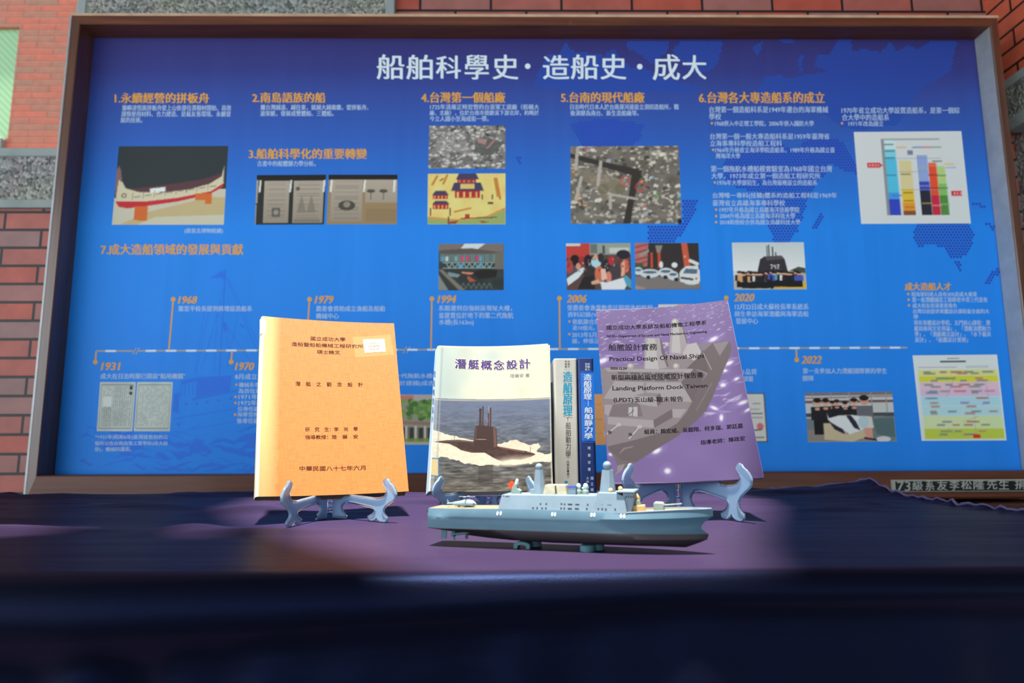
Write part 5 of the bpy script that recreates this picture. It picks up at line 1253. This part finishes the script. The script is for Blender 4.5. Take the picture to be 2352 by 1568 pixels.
def stand(label, C, yaw, a, e, tl, hs, fr, T):
    ya = math.radians(yaw); u = np.array((math.cos(ya), math.sin(ya))); bk = np.array((-math.sin(ya), math.cos(ya)))
    Hh = np.array(C)+bk*e; k = math.hypot(a, e)/np.linalg.norm(F3-H3)
    root = thing('display_stand', label, 'stand', (C[0], C[1], TABLE_Z), group='clear folding display stands')
    kt = tl/tl3
    for sg in (1, -1):
        Fo = np.array(C)+u*a*sg; d = (Fo-Hh)/np.linalg.norm(Fo-Hh); nn = np.array((-d[1], d[0]))
        h2 = Hh+u*.0035*sg
        def s_back(t):      # where this wing meets the back of the leaning book at height t
            p = np.array((*h2, TABLE_Z+t)); q = fr.b-fr.n*(T+.007+abs(fr.bow))
            return float(np.dot(q-p, fr.n)/np.dot(np.array((*d, 0)), fr.n))
        P2 = [(s*k, t*kt if t <= tl3 else tl+(t-tl3)*hs) for s, t in prof]
        tt2 = [q for q in (.14, .12, .10, .08, .06) if s_back(q) > .012 and q > tl+.008]
        tp = tt2[0] if tt2 else tl+.004
        P2 += [(.003, 0.0), (.003, tp*.7), (.004, tp+.003)]+[(min(s_back(q), P2[0][0]), q) for q in tt2]+[(min(s_back(tl+.002), P2[0][0]-.004), tl-.001)]
        W3 = lambda s, t, w: (h2[0]+d[0]*s+nn[0]*w, h2[1]+d[1]*s+nn[1]*w, TABLE_Z+t+.0005)
        n = len(P2); th = .0011
        V = [W3(s, t, th) for s, t in P2]+[W3(s, t, -th) for s, t in P2]
        wing = fixn(obj('wing', V, [tuple(range(n)), tuple(range(2*n-1, n-1, -1))]+[(i, i+n, (i+1) % n+n, (i+1) % n) for i in range(n)], m_web, root))
        wing['label'] = 'frosted clear plastic wing'
        rim = MB().tube([W3(s, max(t, .0018), 0) for s, t in P2], .0021, 8, True).build('rim', m_rim, wing, smooth=True)
    hg = MB()
    for z0, z1, rr_ in ((.012, .024, .0042), (.0245, .034, .0036), (.0345, .046, .0042)):
        hg.rev([(rr_*.8, z0*kt), (rr_, z0*kt+.001), (rr_, z1*kt-.001), (rr_*.8, z1*kt)], (Hh[0], Hh[1], TABLE_Z), 10)
    hg.build('hinge', m_rim, root, smooth=False)
stand('clear plastic folding stand holding the purple report, its right foot standing free', (.247, .954), -8.6, .065, .10, .0520, 1.0, FP, .007)
stand('clear plastic folding stand holding the orange thesis', (-.2225, .934), 21.0, .056, .088, .0345, .95, FO, .017)
stand('clear plastic folding stand under the submarine textbook, partly behind the model ship', (-.030, 1.045), -2.3, .058, .088, .0328, .95, FS, .022)

# ================================================================ model ship
SY = math.radians(-17.0)
SO = np.array((.052, .722, TABLE_Z)); sd = np.array((math.cos(SY), math.sin(SY), 0)); sn = np.array((-math.sin(SY), math.cos(SY), 0))
def sp(px, py, off=0.0):
    p = hit(px, py, SO-sn*off, sn)-SO
    return float(np.dot(p, sd)), float(p[2])
h1 = lambda x, y: (970+x/6.534, 1050+y/6.533)
h2 = lambda x, y: (1300+x/6.533, 1050+y/6.533)
ship = thing('model_ship', 'grey-blue model warship with a dark hull bottom, propped on small supports on the cloth', 'model ship', SO.tolist(), SY)
def ship_mat(name, rgb, var=.07, rough=.55):
    return pmat(name, tuple(lin(rgb)), rough, var=var, scale=55, bump=.05)
M_HULL = ship_mat('ship blue-grey paint', (66, 98, 116)); M_BOT = ship_mat('ship bottom paint', (52, 42, 46)); M_DECK = ship_mat('ship deck paint', (140, 118, 92), .25)
M_SUP = ship_mat('ship upper grey paint', (110, 130, 144), .1); M_TEAL = ship_mat('teal paint', (70, 120, 124)); M_DARK = pmat('window black', lin((34, 32, 44)), .4)
M_RUST = ship_mat('rust-stained cream paint', (186, 178, 150), .3); M_TAN = ship_mat('tan paint', (196, 166, 110), .2); M_WDOT = pmat('white marking', lin((186, 204, 204)), .5); M_GRN = ship_mat('green-grey paint', (128, 146, 138))
HB = .0225
# profile lines, measured along the hull
bot = [sp(*q) for q in ((992,1206),(1020,1212),(1077,1227),(1120,1233),(1184,1240),(1310,1246),(1400,1250),(1480,1251),(1560,1250),(1600,1248))]
kn = [sp(*q, HB) for q in ((985,1183),(1145,1186),(1310,1191),(1440,1193))]; kn += [sp(*q, .01) for q in ((1560,1189),)]+[sp(*q) for q in ((1637,1185),)]
dk = [sp(*q, HB*.9) for q in ((987,1167),(1143,1168),(1310,1172),(1437,1179))]; dk += [sp(*q, .012) for q in ((1480,1175),(1560,1172))]+[sp(*q) for q in ((1634,1169),)]
S0, S1 = sp(986, 1180, .015)[0], sp(1637, 1178)[0]
zk = min(z for s, z in bot); zw = sp(1310, 1223, HB)[1]
fi = lambda tab: (lambda s: np.interp(s, [a for a, _ in tab], [b_ for _, b_ in tab]))
fb_, fk, fd = fi(bot), fi(kn), fi(dk)
stem = [(sp(1637,1169)[1], S1), (sp(1638,1185)[1], S1-.0003), (sp(1622,1194)[1], sp(1622,1194)[0]), (sp(1612,1206)[1], sp(1612,1206)[0]), (sp(1610,1215)[1], sp(1610,1215)[0]), (sp(1622,1222)[1], sp(1622,1222)[0]), (sp(1631,1230)[1], sp(1631,1230)[0]), (sp(1628,1237)[1], sp(1628,1237)[0]), (sp(1604,1247)[1], sp(1604,1247)[0]), (zk, sp(1575,1250)[0])]
stem.sort()
s1z = lambda z: np.interp(z, [a for a, _ in stem], [b_ for _, b_ in stem])
sb_ = sorted([(z, s) for s, z in bot if s < sp(1400,1250)[0]])
s0z = lambda z: np.interp(z, [a for a, _ in sb_], [b_ for _, b_ in sb_]) if z < fb_(S0) else S0
lv = [(zk, .0, .5), (zk+.0010, .45, .5), (zk+.0028, .72, .55), (zk+.0050, .86, .6), (zk+.62*(zw-zk), .94, .65), (zw-.0004, .97, .7), (zw+.0004, .97, .7), (zw+.16*(fk(.15)-zw), .975, .74),
      (zw+.32*(fk(.15)-zw), .98, .8), (zw+.5*(fk(.15)-zw), .985, .86), (zw+.68*(fk(.15)-zw), .99, .93), ('k', 1.0, 1.0), ('d', .88, 1.0)]
NT = 60
rows = []
for z, bf, full in lv:
    row = []
    for i in range(NT+1):
        t = i/NT
        if z in ('k', 'd'):
            a, b_ = S0, S1; s = a+(b_-a)*t; zz = fk(s) if z == 'k' else fd(s)
        else:
            a, b_ = s0z(z), s1z(z); s = a+(b_-a)*t; zz = z
        q = max(0, (t-.62)/.38); bow = (1-q**(1.4+full*.9))**(.9) if q < 1 else 0
        st_ = min(1, .86+t*1.6) if z in ('k', 'd') else min(1, (.86 if z > fb_(S0) else .25)+t*3)
        if z not in ('k', 'd') and z < zw*.9+zk*.1 and t > .97: bow = max(bow, .0)
        row.append((s, HB*bf*bow*st_, zz))
    rows.append(row)
V, Fc, Fm = [], [], []
NL = len(rows)
for row in rows:
    for s, y, z in row: V.append((s, -y, z))
    for s, y, z in row: V.append((s, y, z))
W_ = 2*(NT+1)
for j in range(NL-1):
    mi = 1 if j < 6 else 0
    for i in range(NT):
        for o_ in (0, NT+1):
            Fc.append((j*W_+o_+i, j*W_+o_+i+1, (j+1)*W_+o_+i+1, (j+1)*W_+o_+i)); Fm.append(mi)
    Fc.append((j*W_, (j+1)*W_, (j+1)*W_+NT+1, j*W_+NT+1)); Fm.append(mi)
for i in range(NT):
    Fc.append(((NL-1)*W_+i, (NL-1)*W_+i+1, (NL-1)*W_+NT+1+i+1, (NL-1)*W_+NT+1+i)); Fm.append(2)
for i in range(NT): Fc.append((i, i+1, NT+1+i+1, NT+1+i)); Fm.append(1)
o = obj('hull', V, Fc, M_HULL, ship, True, True, [M_BOT, M_DECK], Fm); fixn(o)
bm = bmesh.new(); bm.from_mesh(o.data); bmesh.ops.remove_doubles(bm, verts=bm.verts, dist=.00001); bmesh.ops.recalc_face_normals(bm, faces=bm.faces)
for e_ in bm.edges:
    if len(e_.link_faces) == 2 and e_.calc_face_angle(0) > .5: e_.smooth = False
bm.to_mesh(o.data); bm.free()
# bulwark lip on the forecastle
m = MB()
ss_ = np.linspace(sp(1440,1178,.018)[0], S1-.001, 22)
def dkhalf(s):
    t = (s-S0)/(S1-S0); q = max(0, (t-.62)/.38); return HB*.88*max(0, 1-q**2.3)**.9
for sg in (-1, 1): m.tube([(s, sg*dkhalf(s), fd(s)+.0006) for s in ss_], .0007, 6)
m.build('bulwark', M_SUP, ship, local=True)
def block(name, pts, yb, yt, mat_, lo=None, par=None):
    # block with a side profile (s,z) and sides that lean in from half-width yb at the deck to yt at the top
    z0 = min(p[1] for p in pts); z1 = max(p[1] for p in pts); n = len(pts); V = []
    for sg in (-1, 1):
        for s, z in pts: V.append((s, sg*(yb+(yt-yb)*(z-z0)/(z1-z0)), z))
    Fc = [tuple(range(n)), tuple(range(2*n-1, n-1, -1))]+[(i, i+n, (i+1) % n+n, (i+1) % n) for i in range(n)]
    return bevel(fixn(obj(name, V, Fc, mat_, par or ship, False, True)), .0004, 2)
B0, B1 = HB*.885, HB*.74
zt = lambda px, py, off: sp(px, py, off)
sup = [zt(1143,1169,B0), zt(1153,1135.5,B1), zt(1366,1138,B1), zt(1372,1178,B0)]
sup[0] = (sup[0][0], fd(sup[0][0])-.0008); sup[3] = (sup[3][0]+.004, fd(sup[3][0])-.0008)
block('superstructure', sup, B0, B1, M_SUP)
br = [zt(1358,1180,B0), zt(1372,1131,B1), zt(1416,1132,B1), zt(1434,1140,B1), zt(1440,1177,B0)]
br[0] = (br[0][0], fd(br[0][0])-.0008); br[-1] = (br[-1][0], fd(br[-1][0])-.0008)
block('bridge_block', br, B0*1.0, B1, M_SUP)
bw = [zt(1430,1176,.014), zt(1432,1128,.013), zt(1461,1124,.0), zt(1460,1143,.0), zt(1454,1174,.0)]
bw = [(a, max(z, fd(a)-.0005)) for a, z in bw]
o = block('bridge', bw, .0165, .0165, M_SUP)
m = MB()
for row, y0, xs in ((0,1131.5,(1436.5,1442,1447,1452,1457.5)),(1,1140.5,(1438,1443.5,1449,1454.5))):
    for x in xs:
        s, z = sp(x, y0, .0167); m.box(s-.0006, s+.0006, -.0168, -.0162, z-.0012, z+.0012)
m.build('bridge_windows', M_DARK, o, local=True) if False else m.build('bridge_windows', M_DARK, ship, local=True)
s, z = sp(1444, 1126, .0); m = MB(); m.box(s-.010, s+.008, -.0185, .0185, z-.0012, z+.0004); bevel(m.build('bridge_roof', M_SUP, ship, local=True), .0003)
# scuttles and side openings
def side_y(z, z0=None): 
    zb, ztp = sup[0][1], sup[1][1]; q = min(1, max(0, (z-zb)/(ztp-zb))); return -(B0+(B1-B0)*q)-.0002
m = MB()
def dotw(px, py, w=3.4, h=4.4):
    s, z = sp(px, py, .0185); k = .00045
    y = side_y(z)
    m.add([(s-w*k/2, y, z-h*k/2), (s+w*k/2, y, z-h*k/2), (s+w*k/2, side_y(z+h*k/2), z+h*k/2), (s-w*k/2, side_y(z+h*k/2), z+h*k/2), (s-w*k/2, y+.0004, z-h*k/2), (s+w*k/2, y+.0004, z-h*k/2), (s+w*k/2, side_y(z+h*k/2)+.0004, z+h*k/2), (s-w*k/2, side_y(z+h*k/2)+.0004, z+h*k/2)],
          [(0,3,2,1),(4,5,6,7),(0,1,5,4),(1,2,6,5),(2,3,7,6),(3,0,4,7)])
for x, y in ((1773,700),(1860,700),(1665,760),(1727,760),(1800,763),(1858,763),(2088,700),(2135,705),(2085,765),(2133,766),(1215,590)): dotw(*h1(x, y))
for x, y in ((2215,705),(2215,768),(1270,592)): dotw(*h1(x, y), 9.5, 3.2)
for x, y in ((65,708),(60,770),(170,708),(165,770),(650,722)): dotw(*h2(x, y), 9, 3.2)
for x, y in ((325,712),(315,772),(555,605),(630,605),(672,664),(545,720),(487,775),(545,775),(600,780),(740,780)): dotw(*h2(x, y))
m.build('scuttles', M_DARK, ship, local=True)
m = MB()
for x, y in (h1(1130,840), h1(1178,838), h1(1950,852), h1(1992,855), h2(382,862), h2(425,862), h2(825,880), h2(873,882)):
    s, z = sp(x, y, HB*.95)
    t = (s-S0)/(S1-S0); qq = max(0, (t-.62)/.38); tap = max(0, 1-qq**2.3)**.9
    def skin(zz, out): return -(HB*(1-.12*float(np.clip((zz-fk(s))/(fd(s)-fk(s)), 0, 1))))*tap-out
    n = 12; rim_ = [(s+.0010*math.cos(2*math.pi*i/n), z+.0019*math.sin(2*math.pi*i/n)) for i in range(n)]
    m.add([(a, skin(b_, .0006), b_) for a, b_ in rim_]+[(a, skin(b_, -.0006), b_) for a, b_ in rim_],
        [tuple(range(n)), tuple(range(2*n-1, n-1, -1))]+[(i, (i+1) % n, (i+1) % n+n, i+n) for i in range(n)])
m.build('white_markings', M_WDOT, ship, local=True)
# masts
def mast(pb, pt_, ball, r_ball, wb, wt):
    s0, z0 = sp(*pb); s1, z1 = sp(*pt_); k = .00046
    V = []
    for (s, z, w) in ((s0, z0, wb), (s1, z1, wt)):
        for i in range(8):
            a = math.pi/8+i*math.pi/4; V.append((s+w*k/2/math.cos(math.pi/8)*math.cos(a), w*k/2/math.cos(math.pi/8)*math.sin(a), z))
    o = fixn(obj('mast', V, [(i, (i+1) % 8, (i+1) % 8+8, i+8) for i in range(8)]+[tuple(range(7, -1, -1)), tuple(range(8, 16))], M_SUP, ship, False, True))
    s2, z2 = sp(*ball); b_ = MB(); b_.ball((s2, 0, z2), r_ball*k, 20); b_.rev([(.0012, z1-.0005), (.0012, z2)], (s2, 0, 0), 10)
    bo = b_.build('mast_radome', M_SUP, o, smooth=True, local=True)
mast((1239.5,1134), (1238.5,1078), (1238,1072), 8.2, 28, 17)
mast((1396,1131), (1396,1079), (1394.5,1069), 9.6, 34, 24)
def poly_block(name, pts, hy, mat_, yc=0.0):
    P_ = [sp(*q) for q in pts]; z0 = min(z for _, z in P_)
    m_ = MB(); m_.prism(P_, yc-hy, yc+hy); return bevel(m_.build(name, mat_, ship, local=True), .0004)
poly_block('funnel', [(1251,1138),(1256,1112.5),(1278,1112.5),(1279,1138)], .008, M_RUST)
poly_block('funnel', [(1284,1138),(1281,1112.5),(1302,1112.5),(1306,1138)], .008, M_RUST)
poly_block('deckhouse', [(1307,1139),(1307,1117.5),(1325,1117.5),(1325,1139)], .006, M_SUP)
poly_block('blue_strip', [(1305.5,1117.8),(1305.5,1115.6),(1326,1115.6),(1326,1117.8)], .0063, pmat('blue paint', lin((20, 40, 170)), .5))
def dome(pb, r_, name='satellite_dome', tall=1.0, mat_=None, base=(6, 12), yc=0.0):
    s, z = sp(*pb); k = .00046; m_ = MB(); m_.ball((s, yc, z), r_*k, 14, sq=tall)
    o = m_.build(name, mat_ or M_WDOT, ship, smooth=True, local=True)
    if base:
        b_ = MB(); b_.rev([(base[0]*k, z-(r_*.7+base[1])*k), (base[0]*k, z-(r_*.6+base[1]*.5)*k), (base[0]*.55*k, z-r_*.5*k)], (s, yc, 0), 10); b_.build('dome_post', M_GRN, o, local=True)
    return o
dome((1329,1116.5), 5.2, tall=1.25, base=(6.5,15)); dome((1345,1116.5), 5.6, tall=1.2, base=(7,15)); dome((1338,1122), 3.4, base=(4,10), yc=.004)
dome((1404,1125), 5.4, 'radome', 1.0, M_TAN, (3, 4), -.006); dome((1425,1122), 5.2, 'radome', 1.0, M_TAN, (3, 4), .0)
# close-in weapons: a sloped green base with a white capsule on top
def ciws(pb, pts, tilt):
    b_ = poly_block('gun_mount', pts, .0035, M_GRN); s, z = sp(*pb); m_ = MB(); k = .00046
    m_.rev([(.2*k, -9*k), (3.6*k, -8*k), (4*k, 0), (3.8*k, 5*k), (2.4*k, 8*k), (.2*k, 9*k)], (0, 0, 0), 14)
    c_, s_ = math.cos(tilt), math.sin(tilt); m_.v = [(s+x*c_+zz*s_, y, z-x*s_+zz*c_) for x, y, zz in m_.v]
    m_.build('gun_capsule', M_WDOT if tilt > 0 else M_TAN, b_, smooth=True, local=True)
ciws((1187,1108), [(1174,1136),(1178,1120),(1183,1110),(1190,1110),(1189,1120),(1197,1126),(1197,1136)], .15)
ciws((1464,1141), [(1459,1162),(1462,1148),(1469,1148),(1473,1162)], -.5)
poly_block('winch', [(1219,1136),(1220,1123),(1229,1121),(1231,1129),(1226,1137)], .003, M_GRN)
poly_block('launcher_box', [(1451,1177),(1450,1160),(1481,1159.5),(1484,1177)], .006, M_TAN)
# bow gun: rounded turret with a thin barrel
m = MB(); P_ = [sp(*q) for q in ((1502,1175),(1502,1154),(1506,1152),(1523,1153),(1526,1158),(1526,1174),(1520,1176))]
m.prism(P_, -.006, .006); tr = bevel(m.build('gun_turret', M_GRN, ship, local=True), .001, 3)
a, b_ = sp(1524, 1160), sp(1566, 1156.5); m = MB(); m.tube([(a[0], 0, a[1]), (b_[0], 0, b_[1])], [.0008, .00055], 8); m.build('gun_barrel', M_GRN, tr, local=True)
# rudder, shaft, propeller
P_ = [sp(*q, .008) for q in ((1015,1212),(1027,1213),(1025,1236),(1014,1235))]; m = MB(); m.prism(P_, -.009, -.0075); m.build('rudder', M_TEAL, ship, local=True)
a, b_ = sp(1037, 1228, .008), sp(1088, 1221, .008); m = MB(); m.tube([(a[0], -.008, a[1]), (b_[0], -.008, b_[1])], .0013, 8); sh = m.build('propeller_shaft', M_TEAL, ship, local=True)
m = MB(); s, z = sp(1042, 1227, .008)
m.rev([(.0003, s-.0035), (.0016, s-.002), (.0018, s+.002), (.0008, s+.003)], (0, -.008, z), 12, 'x')
for i in range(4):
    an = i*math.pi/2+.3; c_, s_ = math.cos(an), math.sin(an); R_ = .0062
    q = [(-.0008, 0), (-.0014, R_*.6), (-.0004, R_), (.0010, R_*.95), (.0012, R_*.5), (.0006, 0)]
    V = [(s+x*1.0, -.008+r_*c_+.6*x*s_, z+r_*s_-.6*x*c_) for x, r_ in q]; V2 = [(x+.0006, y, zz) for x, y, zz in V]
    n = len(q); m.add(V+V2, [tuple(range(n)), tuple(range(2*n-1, n-1, -1))]+[(i2, (i2+1) % n, (i2+1) % n+n, i2+n) for i2 in range(n)])
m.build('propeller', M_TEAL, sh, local=True)
P_ = [sp(*q, .008) for q in ((1068,1229),(1075,1228),(1074,1237),(1070,1237))]; m = MB(); m.prism(P_, -.0087, -.0073); m.build('shaft_strut', M_DARK, ship, local=True)
# supports under the keel: short arched blocks
def cradle(px, py, arch):
    p = hit(px, py, (0, 0, TABLE_Z), (0, 0, 1))-SO; s, y = float(np.dot(p, sd)), float(np.dot(p, sn)); w = .0085 if arch else .0075
    zt_ = float(fb_(s))+.0006
    m_ = MB(); n = 10; ri = w*.55
    yb = y; 
    if arch:
        outp = [(-w, 0)]+[(-w*math.cos(a), zt_*.55+(zt_*.45)*math.sin(a)) for a in np.linspace(0, math.pi, n)]+[(w, 0), (ri, 0)]+[(ri*math.cos(a), zt_*.25+zt_*.35*math.sin(a)) for a in np.linspace(0, math.pi, n)]+[(-ri, 0)]
        k = len(outp); V = [(s+a, yb, z) for a, z in outp]+[(s+a, yb+.011, z) for a, z in outp]
        Fc = [(i, (i+1) % k, (i+1) % k+k, i+k) for i in range(k)]
        # front and back as quads between outer and inner curves
        no = n+2
        for off in (0, k):
            for i in range(no-1): Fc.append((off+i, off+i+1, off+k-2-i if k-2-i >= no else off+no, off+k-1-i))
        m_.add(V, Fc)
    else:
        m_.rev([(w, 0), (w, zt_*.9), (w*.8, zt_)], (s, yb+.008, 0), 20)
    m_.build('support', M_TEAL, ship, local=True, smooth=False)
cradle(1198, 1260, True); cradle(1223, 1256, False); cradle(1346, 1268, False); cradle(1368, 1264, False)

# ================================================================ helicopter on the flight deck
hs, hz = sp(1068, 1165, .006); hz = float(fd(hs))
hp = SO+sd*hs+sn*(-.004); 
heli = thing('model_helicopter', 'tiny grey-green model helicopter parked on the ship flight deck', 'model helicopter', (hp[0], hp[1], TABLE_Z+hz), SY)
k = .00046
hq = lambda x, y: ((h1(x, y)[0]-1068)*k, (1166.3-h1(x, y)[1])*k)
M_HELI = ship_mat('helicopter paint', (122, 150, 156), .2); M_HELD = ship_mat('helicopter dark paint', (80, 84, 80), .2); M_ROT = ship_mat('rotor blade paint', (170, 172, 166), .1)
m = MB(); st2 = [(815,720,.2),(800,712,9),(760,705,17),(700,700,20),(640,698,20),(570,706,16),(500,712,13),(440,712,9)]
V, n = [], 12
for x, y, hh in st2:
    s, z = hq(x, y)
    for i in range(n):
        a = 2*math.pi*i/n; V.append((s, hh*k*.55*math.cos(a)*.9, z+hh*k*.42*math.sin(a)))
Fc = [(j*n+i, j*n+(i+1) % n, (j+1)*n+(i+1) % n, (j+1)*n+i) for j in range(len(st2)-1) for i in range(n)]+[tuple(range(n)), tuple(range(len(V)-1, len(V)-n-1, -1))]
fu = fixn(obj('fuselage', V, Fc, M_HELI, heli, True, True))
m = MB(); a, b_ = hq(470, 712), hq(345, 705); m.tube([(a[0], 0, a[1]), (b_[0], 0, b_[1])], [.0013, .0006], 8); m.prism([hq(*q) for q in ((375,712),(345,712),(338,655),(352,650))], -.0003, .0003)
m.box(hq(390,712)[0], hq(345,712)[0]+.0, -.003, .003, hq(0,712)[1]-.0002, hq(0,712)[1]+.0002); m.build('tail_boom', M_HELI, heli, local=True)
s, z = hq(655, 660); m = MB(); m.rev([(.0022, z-.0012), (.0026, z), (.0014, z+.0012)], (s, 0, 0), 10); m.box(s-.004, s+.005, -.0014, .0014, z-.0030, z-.0010); m.rev([(.0005, z), (.0005, z+.0032), (.0012, z+.0034), (.0012, z+.0042)], (s, 0, 0), 8); m.build('engine_housing', M_HELD, heli, local=True)
zr = z+.0038
for i, (a, L_) in enumerate(((.08, .0095), (1.62, .0095), (3.16, .0085), (4.72, .0095))):
    c_, s_ = math.cos(a), math.sin(a); m = MB()
    m.add([(s+c_*r_-s_*w, s_*r_+c_*w, zr+dz) for r_ in (.0008, L_) for w in (-.0007, .0007) for dz in (0, .0003)], [(0,1,3,2),(4,6,7,5),(0,4,5,1),(2,3,7,6),(0,2,6,4),(1,5,7,3)])
    m.build('rotor_blade', M_ROT, heli, local=True)
m = MB(); m.prism([hq(*q) for q in ((735,690),(800,700),(795,716),(740,716))], -.0034, .0034); bevel(m.build('cockpit_window', M_DARK, heli, local=True), .0005)
for x, y in ((545, -.002), (668, -.0034), (668, .0034), (708, -.0034)):
    m = MB(); s, z = hq(x, 738); m.rev([(.0003, y-.0006), (.0011, y-.0005), (.0011, y+.0005), (.0003, y+.0006)], (s, 0, .0012), 10, 'y'); m.build('wheel', M_DARK, heli, local=True)
